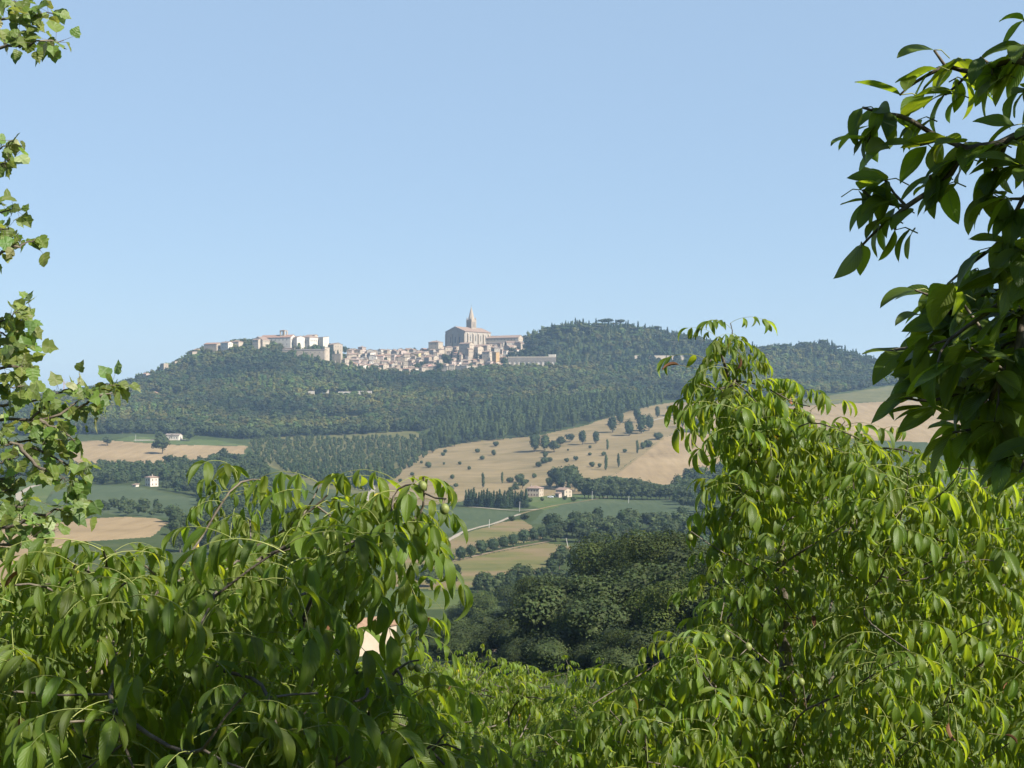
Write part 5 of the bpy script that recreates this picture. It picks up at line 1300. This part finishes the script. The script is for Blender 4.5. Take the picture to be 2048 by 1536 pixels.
def skeleton(root_line, tips, rg, r_tip=0.0028, gain=0.37):
    """branches: every tip is joined to the nearest wood nearer the root; thicker where more hangs on it"""
    nodes = [np.array(q, float) for q in root_line]; par = [-1] + list(range(len(root_line) - 1))
    base = nodes[0]
    dist = [0.0]
    for i in range(1, len(nodes)): dist.append(dist[-1] + np.linalg.norm(nodes[i] - nodes[i - 1]))
    nroot = len(nodes)
    order = np.argsort([np.linalg.norm(t - nodes[-1]) if False else min(np.linalg.norm(t - q) for q in nodes[:nroot]) for t in tips])
    tipnode = {}
    for i in order:
        t = np.array(tips[i]); A = np.array(nodes)
        dd = np.linalg.norm(A - t, axis=1); cost = dd + 0.22 * np.array(dist)
        cost += np.where(A[:, 2] > t[2] + 0.15, 0.5, 0.0)
        j = int(np.argmin(cost)); prev = j
        L = dd[j]; k = max(2, int(L / 0.16)); s = nodes[j].copy()
        off = rg.normal(0, 0.03, 3) * L - UP * 0.08 * L
        for q in range(1, k + 1):
            f = q / k
            nodes.append(s * (1 - f) + t * f + off * math.sin(math.pi * f) + (rg.normal(0, 0.008, 3) if q < k else 0)); par.append(prev); dist.append(dist[prev] + L / k); prev = len(nodes) - 1
        tipnode[i] = prev
    n = len(nodes); load = np.zeros(n)
    for i in tipnode.values(): load[i] += 1
    for i in range(n - 1, -1, -1):
        if par[i] >= 0: load[par[i]] += load[i]
    rad = r_tip * np.maximum(load, 1) ** gain
    ends = set(tipnode.values()); N2 = np.array(nodes)
    for _ in range(4):
        best = {}
        for i in range(nroot, n):
            p = par[i]
            if p not in best or load[i] > load[best[p]]: best[p] = i
        N3 = N2.copy()
        for i in range(nroot, n):
            if i in best and not (i in ends and load[i] == 1): N3[i] = 0.5 * N2[i] + 0.25 * N2[par[i]] + 0.25 * N2[best[i]]
        N2 = N3
    nodes = N2
    return np.array(nodes), par, rad, nroot

def wood(name_parent, nodes, par, rad, nroot, rootr):
    """trunk (first line) and limbs as tapered tubes"""
    tr = Acc(); li = Acc()
    V, Q = tube_arr(nodes[:nroot], rootr, 10); tr.add(V, Q)
    kids = {}
    for i, p in enumerate(par):
        if i >= nroot: kids.setdefault(p, []).append(i)
    stack = [(p, c) for p in range(nroot) for c in kids.get(p, [])]
    while stack:
        p, c = stack.pop()
        line = [p, c]; cur = c
        while kids.get(cur):
            ks = sorted(kids[cur], key=lambda k: -rad[k])
            for k in ks[1:]: stack.append((cur, k))
            cur = ks[0]; line.append(cur)
        r = rad[line].copy(); r[0] = min(r[0], r[1] * 1.25)
        V, Q = tube_arr(nodes[line], r, 6); li.add(V, Q)
    return tr, li

def fill(polys, n, dfun, rg, holes=(), mind=0.10, tries=40):
    """tips spread through a crown: picture column and row inside the outline, depth from dfun"""
    xs = [p[0] for q in polys for p in q]; ys_ = [p[1] for q in polys for p in q]
    out_ = []; T = np.zeros((0, 3)); k = 0
    while len(out_) < n and k < n * tries:
        k += 1
        px = rg.uniform(min(xs), max(xs)); py = rg.uniform(min(ys_), max(ys_))
        if not any(inpoly([px], [py], q)[0] for q in polys): continue
        if any(inpoly([px], [py], q)[0] for q in holes): continue
        p = W3(px, py, dfun(px, py))
        if len(out_) and np.min(np.linalg.norm(np.array(out_) - p, axis=1)) < mind: continue
        out_.append(p)
    return out_

def fruit_mesh():
    V, T = ICO2; V = V * np.array([0.019, 0.019, 0.0225])
    a = Acc(); a.add(V, None, T)
    v, q = tube_arr([(0, 0, 0.021), (0.001, 0, 0.030), (0.004, 0, 0.040)], [0.0016, 0.0014, 0.0018], 5); a.add(v, q, m=1)
    v, q = tube_arr([(0, 0, -0.0215), (0, 0, -0.0245)], [0.0016, 0.0009], 5); a.add(v, q, m=1)
    return a.mesh('walnut_fruit', [M['husk'], M['twig']], True)
FRUIT = fruit_mesh()

def tree_thing(name, label, group, root_line, rootr, tips, size, seed, nleaf=(5, 7), rows=8, cols=5, hero=(), fruits=(), tint=(1, 1, 1), odd=0.004, dry=(), bare=(), stalks=True, axis_out=0.35, sprays=(), **kw):
    rg = np.random.default_rng(seed)
    tips = list(hero) + [q[0] for q in sprays] + list(tips)
    t = thing(name, label, 'tree', root_line[0], 0, group)
    o = np.array(root_line[0], float)
    lv = Leaves(); ac = Acc()
    nodes, par, rad, nroot = skeleton(root_line, tips + [p + np.array([0.004, 0, 0.04 * s_]) for p, s_ in fruits], rg)
    tr, li = wood(t, nodes, par, rad, nroot, rootr)
    cen = np.mean(np.array(tips), 0)
    ns = len(hero) + len(sprays)
    for q in sprays:
        spray(lv, ac, q[0], q[1], size * rg.uniform(.9, 1.15), rg, q[2], np.array(tint))
    for i, p in enumerate(tips):
        if len(hero) <= i < ns: continue
        ax = nrm(np.array(p) - cen) * axis_out + UP + rg.normal(0, .18, 3)
        shoot(lv, ac if stalks else None, p, ax, size * rg.uniform(0.62, 1.12), rg, int(rg.integers(nleaf[0], nleaf[1] + 1)), tint=np.array(tint) * rg.uniform(0.85, 1.15), odd=odd, **kw)
    V, Q, T, UV, mi = lv.arrays(rows, cols, rg)
    ac.add(V - o, Q, None, T, UV); ac.m4[-1] = np.where(mi == 0, 0, mi)
    # stalks were gathered first, in world coordinates
    for k in range(len(ac.V) - 1): ac.V[k] = ac.V[k] - o
    for a in (tr, li): a.V = [v - o for v in a.V]
    mesh_obj('trunk', tr.mesh('trunk', [M['bark']], True), t)
    mesh_obj('limbs', li.mesh('limbs', [M['bark']], True), t)
    cr = mesh_obj('crown', ac.mesh('crown', [M['walnut_leaf'], M['rachis'], M['dry_leaf'], M['yellow_leaf']], True), t)
    for (p, r) in fruits:
        f = mesh_obj('walnut_fruit', FRUIT, t); f.location = Vector(p - o); s = r; f.scale = (s, s, s); f.rotation_euler = (rg.uniform(-.2, .2), rg.uniform(-.2, .2), 0)
    for (p, D, L, lab) in dry:
        d = Leaves(); d.add(np.zeros(3), np.array(D, float), UP + rg.normal(0, .3, 3), L, L * .2, R(62), 0.9, np.ones(3))
        V, Q, T, UV, mi = d.arrays(9, 5, rg)
        x = Acc(); x.add(V, Q, None, T, UV); v, q = tube_arr([-nrm(np.array(D, float)) * L * 1.0 - UP * .01, np.zeros(3)], .0014, 4); x.add(v, q, m=1)
        f = mesh_obj('dry_leaf', x.mesh('dry_leaf', [M['dry_leaf'], M['twig']], True), t); f.location = Vector(p - o); f['label'] = lab
    print(name, 'leaflets', len(lv.P), 'tips', len(tips))
    return t

rg = np.random.default_rng(3)
# --- left walnut, about four metres away
polyA = [(-120, 1190), (0, 1150), (60, 1110), (150, 1095), (260, 1100), (330, 1130), (420, 1140), (480, 1100), (560, 1090), (640, 1060), (720, 1065), (770, 1060), (800, 1100), (795, 1150), (770, 1225), (800, 1320), (850, 1410), (920, 1470), (950, 1600), (-120, 1600)]
holeA = [[(610, 1100), (850, 1085), (865, 1310), (640, 1320)], [(900, 1330), (1000, 1330), (1000, 1420), (930, 1400)]]
def dA(px, py):
    deep = rg.uniform(0, 1) ** 1.25
    return 3.15 + 3.8 * deep + 0.4 * abs(px - 450) / 500 - 0.25 * (py > 1350)
tipsA = fill([polyA], 330, dA, rg, holeA, 0.10)
heroA = [W3(px, py, d) for px, py, d in [(475, 945, 4.9), (530, 960, 5.0), (445, 990, 4.8), (640, 968, 4.5), (500, 1040, 4.7), (655, 990, 4.4), (630, 1015, 4.4), (790, 960, 4.4), (830, 968, 4.35), (780, 1000, 4.4), (855, 1020, 4.3), (835, 1045, 4.3), (760, 1050, 4.2),
        (110, 1095, 3.9), (200, 1100, 3.9), (280, 1105, 4.0), (70, 1140, 3.7), (30, 1170, 3.6), (150, 1130, 3.7), (390, 1130, 4.4), (310, 1150, 4.0), (480, 1100, 4.1), (560, 1095, 4.2), (620, 1090, 4.2), (690, 1060, 4.2), (720, 1090, 4.1), (655, 1165, 4.3), (832, 1150, 4.3), (838, 1230, 4.2), (690, 1120, 4.6), (770, 1330, 4.0), (820, 1390, 3.9), (880, 1450, 3.7), (920, 1500, 3.6), (440, 1150, 3.8), (250, 1180, 3.7), (600, 1150, 3.8), (420, 1210, 3.6), (560, 1220, 3.7), (330, 1260, 3.6)]]
trunkA = [W3(330, 4500, 4.7) * [1, 1, 1], W3(322, 3000, 4.7), W3(310, 2100, 4.6), W3(290, 1650, 4.6), W3(272, 1490, 4.55), W3(242, 1425, 4.5), W3(222, 1350, 4.5), W3(196, 1270, 4.5), W3(180, 1190, 4.5), W3(172, 1130, 4.5)]
g0 = trunkA[0]; g0[2] = float(gz(g0[0], g0[1])) - .1
frA = [(W3(845, 972, 4.25), .7), (W3(889, 1018, 4.15), .75), (W3(247, 1322, 3.6), .55), (W3(690, 1422, 3.5), .55), (W3(652, 1072, 4.0), .55), (W3(665, 1075, 4.02), .55), (W3(705, 1420, 3.5), .55), (W3(822, 1333, 4.0), .55), (W3(835, 1336, 4.0), .55)]
tree_thing('walnut_tree', 'near walnut tree filling the lower left with long drooping leaflets and a few nuts', 'walnut trees in the orchard below', trunkA, [.10, .09, .075, .06, .045, .030, .023, .017, .012, .008], tipsA, 0.097, 41, (5, 6), 9, 5, heroA, frA)

# --- right walnut, about six and a half metres away
polyB = [(1440, 750), (1490, 765), (1530, 800), (1610, 810), (1650, 840), (1730, 880), (1800, 890), (1860, 915), (1960, 925), (2160, 915), (2160, 1640), (1010, 1640), (1050, 1500), (1130, 1420), (1220, 1365), (1310, 1335), (1375, 1280), (1425, 1220), (1420, 1150), (1455, 1080), (1445, 1010), (1475, 940), (1475, 870), (1435, 810)]
holeB = [[(1395, 1090), (1450, 1040), (1540, 1000), (1560, 1060), (1530, 1120), (1420, 1170)]]
def dB(px, py):
    deep = rg.uniform(0, 1) ** 1.2
    return 7.3 + 4.4 * deep - 0.6 * (py > 1300) + 0.3 * math.sin(px * .013)
tipsB = fill([polyB], 640, dB, rg, holeB, 0.16)
heroB = [W3(px - (45 if py > 1280 else 0) if py > 700 else px + 25, py - 22, d * 1.27) for px, py, d in [(1436, 668, 6.4), (1412, 700, 6.3), (1420, 745, 6.3), (1400, 790, 6.2), (1455, 700, 6.4), (1470, 760, 6.3), (1440, 810, 6.2), (1500, 800, 6.2), (1545, 785, 6.3), (1590, 800, 6.3), (1530, 850, 6.2), (1490, 880, 6.1), (1620, 835, 6.2), (1690, 865, 6.1), (1570, 890, 6.1), (1755, 890, 6.2), (1485, 940, 6.2), (1470, 1010, 6.0), (1460, 1060, 6.0), (1440, 1130, 5.9), (1425, 1180, 5.9), (1470, 1220, 5.9), (1400, 1300, 5.8), (1360, 1345, 5.8), (1420, 1320, 5.8), (1300, 1380, 5.8), (1230, 1430, 5.7), (1140, 1490, 5.6), (1640, 910, 6.1), (1720, 940, 6.1), (1830, 960, 6.0)]] + [W3(px, py, 7.5) for px, py in [(1505, 1010), (1530, 1080), (1560, 1190), (1590, 1230), (1555, 1270), (1600, 1310), (1570, 1350), (1610, 1390), (1580, 1430), (1540, 1140)]]
trunkB = [W3(1600, 3400, 8.51), W3(1598, 2400, 8.51), W3(1590, 1800, 8.51), W3(1580, 1450, 8.51), W3(1568, 1250, 8.51), W3(1562, 1120, 8.45), W3(1557, 1050, 8.38), W3(1545, 960, 8.38), W3(1520, 890, 8.26), W3(1492, 830, 8.26), W3(1462, 770, 8.19), W3(1440, 700, 8.13)]
g0 = trunkB[0]; g0[2] = float(gz(g0[0], g0[1])) - .1
frB = [(W3(px, py, d * 1.27), s * .95) for px, py, d, s in [(1622, 838, 5.9, 1.2), (1703, 1036, 5.7, 1.15), (1560, 1114, 5.9, 1.2), (1452, 1276, 5.6, 1.1), (1496, 1294, 5.6, 1.1), (1838, 1344, 5.4, 1.2), (1846, 1332, 5.4, 1.2), (1976, 1260, 5.5, 1.1), (1602, 1364, 5.5, 1.0), (1380, 1075, 5.9, .9), (2010, 1140, 5.7, 1.0)]]
dryB = [(W3(1358, 730, 7.87), (-1, -.1, .12), .11, 'curled brown dead leaf sticking out to the left'), (W3(1480, 715, 7.81), (.1, -.1, -1), .075, 'small brown dead leaf hanging near the top'), (W3(1898, 1445, 6.6), (.05, 0, -1), .10, 'brown dead leaf low on the right'), (W3(2010, 1470, 6.6), (.9, 0, -.2), .08, 'curled brown dead leaf at the right edge')]
tree_thing('walnut_tree', 'walnut tree on the right reaching above the horizon, brown dead leaf on its left', 'walnut trees in the orchard below', trunkB, [.13, .11, .085, .055, .036, .027, .024, .024, .019, .014, .010, .007], tipsB, 0.122, 42, (5, 7), 8, 5, heroB, frB, dry=dryB)

# --- more walnuts lower down the slope
for i, (cx, cyp, d, rad_, n, lab, sd) in enumerate([
    (1010, 1530, 13.0, 1.35, 170, 'small leaved looking walnut in the gap between the two near walnut trees', 51),
    (1150, 1520, 17.0, 1.7, 190, 'walnut crown farther down the slope left of the right walnut tree', 52),
    (960, 1440, 22.0, 1.5, 150, 'pale green walnut crown peeping over the left walnut tree', 53),
    (1270, 1530, 11.5, 1.0, 130, 'walnut crown half behind the right walnut tree', 54),
    (820, 1620, 10.5, 1.1, 110, 'walnut crown low behind the left walnut tree', 55),
    (200, 1420, 11.0, 1.5, 150, 'walnut crown deep in shade behind the left walnut tree', 56),
    (455, 1450, 12.5, 1.3, 130, 'walnut crown seen through the gaps of the left walnut tree', 57)]):
    r2 = np.random.default_rng(sd); c = W3(cx, cyp, d); tips = []
    while len(tips) < n:
        q = r2.normal(0, 1, 3); q = q / np.linalg.norm(q) * r2.uniform(0.45, 1.0) ** 0.5
        if q[2] < -0.55: continue
        tips.append(c + q * np.array([rad_, rad_, rad_ * 0.75]))
    g = np.array([c[0], c[1] + .2, float(gz(c[0], c[1]))])
    line = [g, g * .5 + c * .5 + [.08, 0, -.2], c - [0, 0, rad_ * .4], c + [0.05, 0, rad_ * .1]]
    tree_thing('walnut_tree', lab, 'walnut trees in the orchard below', line, [.11, .085, .06, .03], tips, 0.112, sd, (5, 6), 5, 3, stalks=(d < 14), tint=(1.15, 1.1, 1.0) if i in (2, 0) else (1, 1, 1), odd=0.002)

# --- walnut overhead on the right: its shaded branches hang into the picture
SPR = [(1868, 100, 3.1, 1), (1862, 140, 3.1, 3), (1905, 125, 3.1, 4), (1930, 160, 3.1, 4), (1890, 190, 3.1, 5), (1925, 200, 3.1, 5), (1822, 150, 3.12, 1), (1800, 190, 3.1, 2), (1725, 215, 3.0, 2), (1760, 215, 3.0, 4), (1745, 250, 3.0, 4), (1800, 235, 3.05, 4), (1835, 240, 3.05, 4), (1760, 300, 3.0, 4), (1735, 285, 3.0, 3),
  (1725, 380, 2.95, 3), (1745, 400, 2.95, 4), (1770, 360, 2.95, 4), (1760, 440, 2.95, 3), (1790, 415, 2.95, 2), (1725, 490, 2.95, 2), (1755, 480, 2.95, 3), (1790, 460, 2.95, 3), (1960, 115, 3.0, 2), (1985, 150, 3.0, 5), (2010, 120, 3.0, 5), (2040, 180, 2.95, 5), (2045, 90, 3.0, 4), (2048, 40, 3.0, 2), (1960, 185, 3.0, 5), (2030, 250, 2.9, 3),
  (1880, 280, 3.0, 4), (1840, 290, 3.0, 3), (1905, 320, 2.95, 5), (1930, 285, 2.95, 4), (1860, 350, 2.95, 4), (1890, 370, 2.95, 4), (1920, 350, 2.95, 3), (1975, 290, 2.9, 4), (2015, 290, 2.9, 5), (2040, 330, 2.85, 5), (1990, 340, 2.9, 4), (1965, 390, 2.9, 4), (2000, 400, 2.85, 5), (2030, 420, 2.85, 5), (1975, 470, 2.9, 4), (1960, 500, 2.9, 2), (2010, 480, 2.85, 5), (2040, 500, 2.8, 5), (1990, 540, 2.85, 3),
  (1830, 615, 3.0, 3), (1870, 600, 3.0, 4), (1905, 590, 2.95, 4), (1935, 545, 2.95, 2), (1960, 580, 2.9, 5), (1900, 640, 2.95, 5), (1940, 640, 2.9, 5), (1850, 680, 2.95, 2), (1885, 690, 2.9, 4), (1920, 690, 2.9, 5), (1980, 620, 2.85, 5), (2010, 590, 2.8, 5), (2040, 610, 2.8, 5), (1970, 680, 2.8, 5), (2010, 670, 2.8, 5), (2040, 690, 2.75, 5),
  (1770, 738, 2.75, 1), (1800, 740, 2.72, 3), (1830, 725, 2.7, 4), (1860, 730, 2.7, 4), (1895, 730, 2.7, 5), (1840, 780, 2.68, 4), (1875, 790, 2.65, 5), (1920, 750, 2.65, 5), (1960, 750, 2.6, 5), (1810, 830, 2.62, 3), (1850, 850, 2.6, 4), (1890, 850, 2.6, 5), (1930, 820, 2.6, 5), (1970, 820, 2.55, 5), (2010, 770, 2.6, 5), (2045, 770, 2.55, 5), (1905, 900, 2.55, 3), (1950, 890, 2.55, 4), (1990, 880, 2.5, 5), (2030, 860, 2.5, 5), (2045, 920, 2.45, 5), (2010, 950, 2.45, 4), (2040, 980, 2.42, 3),
  (2090, 150, 2.9, 5), (2090, 300, 2.9, 5), (2090, 420, 2.8, 5), (2090, 540, 2.8, 5), (2090, 660, 2.7, 5), (2090, 780, 2.6, 5), (2090, 900, 2.5, 5)]
rg = np.random.default_rng(14)
sprC = [(W3(px + 0, py - (35 if py > 600 else 0), d * (1.0 if py < 560 else 1.16)), math.pi + rg.normal(0, .9) - (.5 if px > 1950 else 0), n) for i_, (px, py, d, n) in enumerate(SPR) if i_ % 8 != 5]
polyC = [(1840, 620), (1930, 560), (2110, 520), (2110, 1010), (1990, 960), (1890, 860), (1810, 770)]
while len(sprC) < 152:
    px, py = rg.uniform(1790, 2110), rg.uniform(520, 1010)
    if inpoly([px], [py], polyC)[0]: sprC.append((W3(px, py - 20, rg.uniform(2.85, 3.5)), math.pi + rg.normal(0, 1.0), 4))
rg = np.random.default_rng(12)
extra = []
while len(extra) < 140:      # the rest of its crown, above and right of the frame, shaped to cast shade
    p = np.array([rg.uniform(1.0, 3.2), rg.uniform(0.8, 3.2), rg.uniform(-0.2, 1.75)])
    px, py = proj(*p)
    q = (p - np.array([2.05, 1.95, 0.8])) / np.array([0.9, 1.0, 0.85])
    if (q ** 2).sum() > 1 or (px < 2110 and py > -120): continue
    extra.append(p)
while len(extra) < 168:  # second unseen clump, added to keep the hanging branches in shade
    p = np.array([1.78, 2.32, 1.02]) + rg.normal(0, 1, 3) * np.array([.28, .25, .28])
    px, py = proj(*p)
    if px > 2250 or py < -200: extra.append(p)
while len(extra) < 225:      # unseen boughs added above the frame to shade the lower left
    p = np.array([rg.uniform(.65, 1.75), rg.uniform(1.75, 2.6), rg.uniform(1.05, 1.4)])
    px, py = proj(*p)
    if py < -330: extra.append(p)
trunkC = [np.array([2.9, 2.3, float(gz(2.9, 2.3)) - .1]), np.array([2.85, 2.3, -3.0]), np.array([2.75, 2.35, -1.2]), np.array([2.6, 2.4, 0.0]), np.array([2.3, 2.5, 0.9]), np.array([2.1, 2.55, 1.5])]
tree_thing('walnut_tree', 'shaded walnut branches with broad dark leaves hanging in from the upper right', 'walnut trees in the orchard below', trunkC, [.17, .15, .13, .10, .07, .04], extra, 0.094, 43, (4, 5), 9, 5, (), (), odd=0.003, sprays=sprC, tint=(0.92, 0.95, 0.95))

# ------------------------------------------------------------------ tree with lobed leaves reaching in from the left
OUTL = np.array([(0, 0), (.24, -.03), (.47, .10), (.50, .26), (.46, .38), (.50, .52), (.34, .60), (.22, .74), (0, 1.0)])
OUTL = np.concatenate([OUTL, (OUTL[-2:0:-1]) * np.array([-1, 1])])
def lobed_tree():
    rg = np.random.default_rng(77)
    d0 = 6.3
    twigs = [[(-120, 40), (-20, 45), (60, 30), (105, 28)], [(-120, 20), (0, 5), (60, 5)], [(-120, 110), (0, 95), (70, 85), (128, 80)], [(-100, 75), (20, 65), (80, 55)],
             [(-100, 320), (0, 300), (30, 275)], [(-100, 345), (0, 330), (22, 320)], [(-100, 420), (0, 425), (40, 420)], [(-80, 510), (0, 508), (35, 490), (70, 478)], [(-100, 470), (-10, 465), (15, 450)],
             [(-120, 700), (0, 690), (45, 650), (62, 615)], [(-100, 640), (0, 640), (40, 625)], [(-100, 740), (0, 740), (45, 735), (60, 728)], [(-100, 690), (0, 700), (55, 690)], [(-80, 780), (0, 775), (50, 770)], [(-80, 665), (10, 665), (50, 700)],
             [(-120, 850), (0, 840), (100, 838), (160, 800), (205, 770), (240, 772)], [(100, 838), (150, 828), (185, 820)], [(60, 840), (110, 790), (160, 765)], [(-120, 820), (20, 812), (70, 800), (100, 790)], [(150, 815), (200, 790), (225, 785)],
             [(-120, 880), (0, 885), (80, 900), (140, 940), (170, 940)], [(40, 890), (70, 930), (120, 962), (138, 960)], [(-80, 910), (10, 920), (35, 915)], [(0, 885), (100, 880), (150, 880)], [(80, 840), (120, 860), (150, 880)], [(-60, 960), (10, 960), (40, 945)], [(-60, 985), (0, 985), (20, 980)],
             [(-120, 1060), (0, 1055), (80, 1030), (150, 1012), (200, 1005)], [(-60, 1040), (40, 1040), (110, 1060)], [(-60, 1092), (20, 1092), (90, 1082), (110, 1060)], [(-60, 1020), (20, 1010), (60, 1018)]]
    root = np.array([-4.3, 6.6, 0.0]); root[2] = float(gz(root[0], root[1])) - .1
    t = thing('lobed_leaf_tree', 'tree with small pale lobed leaves reaching in along the left edge', 'tree', root)
    tr = Acc(); li = Acc(); ac = Acc()
    V, Q = tube_arr([root, root + [0.1, 0, 3], root + [.05, -.1, 5.5], root + [.15, -.1, 8.2]], [.17, .14, .11, .05], 10); tr.add(V - root, Q)
    LV, LT, LF, U = [], [], [], []; n = 0
    k = len(OUTL)
    cen = np.array([0, .42])
    for tw in twigs:
        d = d0 + rg.uniform(-.5, .5)
        P = np.array([W3(px, py, d + 0.04 * i * rg.normal()) for i, (px, py) in enumerate(tw)])
        m = 14; s = np.linspace(0, 1, m); q = np.linspace(0, 1, len(P))
        P = np.stack([np.interp(s, q, P[:, a]) for a in range(3)], -1); P[1:-1] += rg.normal(0, .006, (m - 2, 3))
        if tw[0][0] < -50:
            hgt = P[0][2] - root[2]
            j = root + [.1, -.08, max(hgt - 0.5, 1.0)]
            V, Q = tube_arr([j, j * .5 + P[0] * .5 + [0, 0, .05], P[0]], [.03, .018, .011], 6); li.add(V - root, Q)
        V, Q = tube_arr(P, np.linspace(.010 if len(tw) > 3 else .007, .002, m), 5); li.add(V - root, Q)
        ln = np.linalg.norm(np.diff(P, axis=0), axis=1).sum()
        for w_ in range(int(ln * 54)):
            f = rg.uniform(0.12, 1.0) ** 0.8; a = f * (m - 1); i = int(min(a, m - 2)); b = P[i] + (P[i + 1] - P[i]) * (a - i)
            out_ = rg.normal(0, 1, 3); out_ = nrm(out_) * rg.uniform(.02, .085); b2 = b + out_ * np.array([1, 1, .8])
            V, Q = tube_arr([b, b2], .0009, 3); li.add(V - root, Q)
            D = nrm(nrm(out_) * .7 - UP * rg.uniform(-.1, 1.0) + rg.normal(0, .3, 3)); N_ = nrm(UP * .8 + rg.normal(0, .6, 3) + np.array([.2, -.5, 0])); N_ = nrm(N_ - D * (N_ @ D)); B = np.cross(D, N_)
            L = rg.uniform(.04, .076); fo = rg.uniform(-.1, .45); cu = rg.uniform(-.1, .5)
            pts = np.concatenate([[cen], OUTL * rg.uniform(.92, 1.08, (k, 1))])
            pts2 = np.concatenate([[cen * [1, .5]], [cen], OUTL])
            X = pts[:, 0] * .98; Y = pts[:, 1]; Zl = np.abs(X) * fo - cu * Y ** 2 * .6 + np.where(np.arange(len(X)) > 0, rg.normal(0, .03, len(X)), 0)
            LV.append(b2 + L * (X[:, None] * B + Y[:, None] * D + Zl[:, None] * N_)); LT.append(np.broadcast_to(np.array([rg.uniform(.85, 1.25), 1, rg.uniform(.8, 1.2)]) * rg.uniform(.75, 1.3), (len(X), 3)))
            U.append(np.stack([.5 + X * .5, Y], -1)); LF.append(np.array([(0, 1 + z, 1 + (z + 1) % k) for z in range(k)]) + n); n += len(X)
    ac.add(np.concatenate(LV) - root, None, np.concatenate(LF), np.concatenate(LT), np.concatenate(U))
    mesh_obj('trunk', tr.mesh('trunk', [M['bark']], True), t); mesh_obj('limbs', li.mesh('limbs', [M['bark']], True), t)
    mesh_obj('crown', ac.mesh('crown', [M['lobed_leaf']], False), t)
    print('lobed leaves', len(LF))
lobed_tree()

# ------------------------------------------------------------------ oaks and scrub on the near slope
HI = {}
def oak(px, py, hp, label, name='oak_tree', kind='broad', wide=1.2, lod=3, cat='tree', group='dark oaks on the near slope', dmin=95):
    p = hit(px, py, dmin); h = hp / F * p[1]
    return plant(name, kind, lod, p, h, label, cat, group, wide, nvar=3)
for px, py, hp, wd, lab in [
    (1205, 1205, 138, 1.35, 'big round oak crown standing nearest the meadows'), (1270, 1200, 128, 1.25, 'oak joining the big round one on its right'), (1320, 1215, 150, 1.2, 'oak behind the left edge of the right walnut tree'),
    (1085, 1245, 92, 1.3, 'lower oak left of the big round oak'), (1135, 1240, 78, 1.3, 'oak filling the gap left of the big round oak'), (1025, 1238, 66, 1.4, 'low oak at the left end of the dark slope trees'), (955, 1262, 72, 1.5, 'spreading oak nearest the terracotta barn'), (915, 1258, 48, 1.4, 'small oak between the barn and the spreading oak'),
    (1230, 1290, 105, 1.3, 'oak in the second row under the big round oak'), (1300, 1300, 120, 1.2, 'oak in the second row beside the right walnut tree'), (1150, 1300, 84, 1.4, 'oak in the second row under the gap'), (1090, 1302, 62, 1.5, 'low oak above the bare earth patch'), (1370, 1320, 150, 1.2, 'oak seen through the gaps of the right walnut tree'), (1440, 1310, 170, 1.2, 'oak deep behind the right walnut trunk'), (1500, 1300, 190, 1.2, 'tall oak behind the right walnut tree crown'), (1410, 1215, 120, 1.2, 'far oak behind the left side of the right walnut tree'), (1600, 1260, 190, 1.2, 'oak hidden behind the middle of the right walnut tree'), (1260, 1345, 80, 1.4, 'low oak at the foot of the dark slope')]:
    oak(px, py, hp * 1.12, lab, wide=wd)
for i, (px, py, hp, lab) in enumerate([(930, 1300, 40, 'grey green bush by the barn end of the slope'), (965, 1318, 34, 'round bush left of the bare earth patch'), (1020, 1320, 40, 'round bush under the bare earth patch'), (1060, 1330, 46, 'broad bush right below the bare earth patch'), (1005, 1262, 36, 'silvery bush on the open slope under the low oak'), (1045, 1262, 42, 'silvery bush right of the open slope'), (1110, 1340, 60, 'bush in the low row before the walnut crowns'), (1170, 1350, 70, 'larger bush in the low row before the walnut crowns'), (900, 1320, 48, 'bush at the left of the low row by the left walnut tree'), (985, 1345, 40, 'pale bush at the head of the walnut crowns'), (1220, 1370, 60, 'bush beside the leaves of the right walnut tree'), (1040, 1285, 26, 'small bush in the shade above the bare earth'), (890, 1290, 38, 'dark bush right of the barn'), (870, 1300, 46, 'dark bush hiding the barn corner')]):
    oak(px, py, hp, lab, 'shrub_clump', 'bush', 1.15, 2, 'bush', 'bushes on the near slope', 90)
for px, py, hp, lab in [(640, 1300, 60, 'olive like tree behind the barn lean-to'), (845, 1295, 60, 'leafy tree close right of the barn'), (560, 1280, 70, 'tree on the slope left of the barn'), (420, 1110, 62, 'light green tree just beyond the left walnut top'), (360, 1105, 55, 'tree beyond the left walnut top, left of the light green one'), (480, 1290, 80, 'tree seen through the middle of the left walnut'), (330, 1270, 80, 'tree seen through the left walnut beside its stem'), (180, 1260, 90, 'tree on the slope behind the left part of the left walnut')]:
    oak(px, py, hp, lab, 'slope_tree', 'broad', 1.2, 2, 'tree', 'trees behind the left walnut', 120)

# scrub closing the gaps between the oaks
P = scatter([(880, 1315), (890, 1262), (940, 1245), (1010, 1232), (1100, 1240), (1300, 1215), (1480, 1230), (1560, 1330), (1280, 1372), (1120, 1352), (990, 1340), (930, 1332)], 5.2, 95, 300, seed=61)
px_, py_ = proj(P[:, 0], P[:, 1], P[:, 2])
keep = ~inpoly(px_, py_, [(930, 1318), (975, 1280), (1075, 1250), (1080, 1268), (1010, 1296), (965, 1335)])
rg = np.random.default_rng(62)
for p, q in zip(P[keep], px_[keep]):
    big = q > 1080 and rg.uniform() < .5
    plant('scrub_tree', 'broad' if big else 'bush', 2, p, rg.uniform(5.5, 8.5) if big else rg.uniform(2.6, 5.0), 'dark scrub tree in the thicket between the oaks', 'tree', 'scrub between the oaks on the near slope', 1.25)
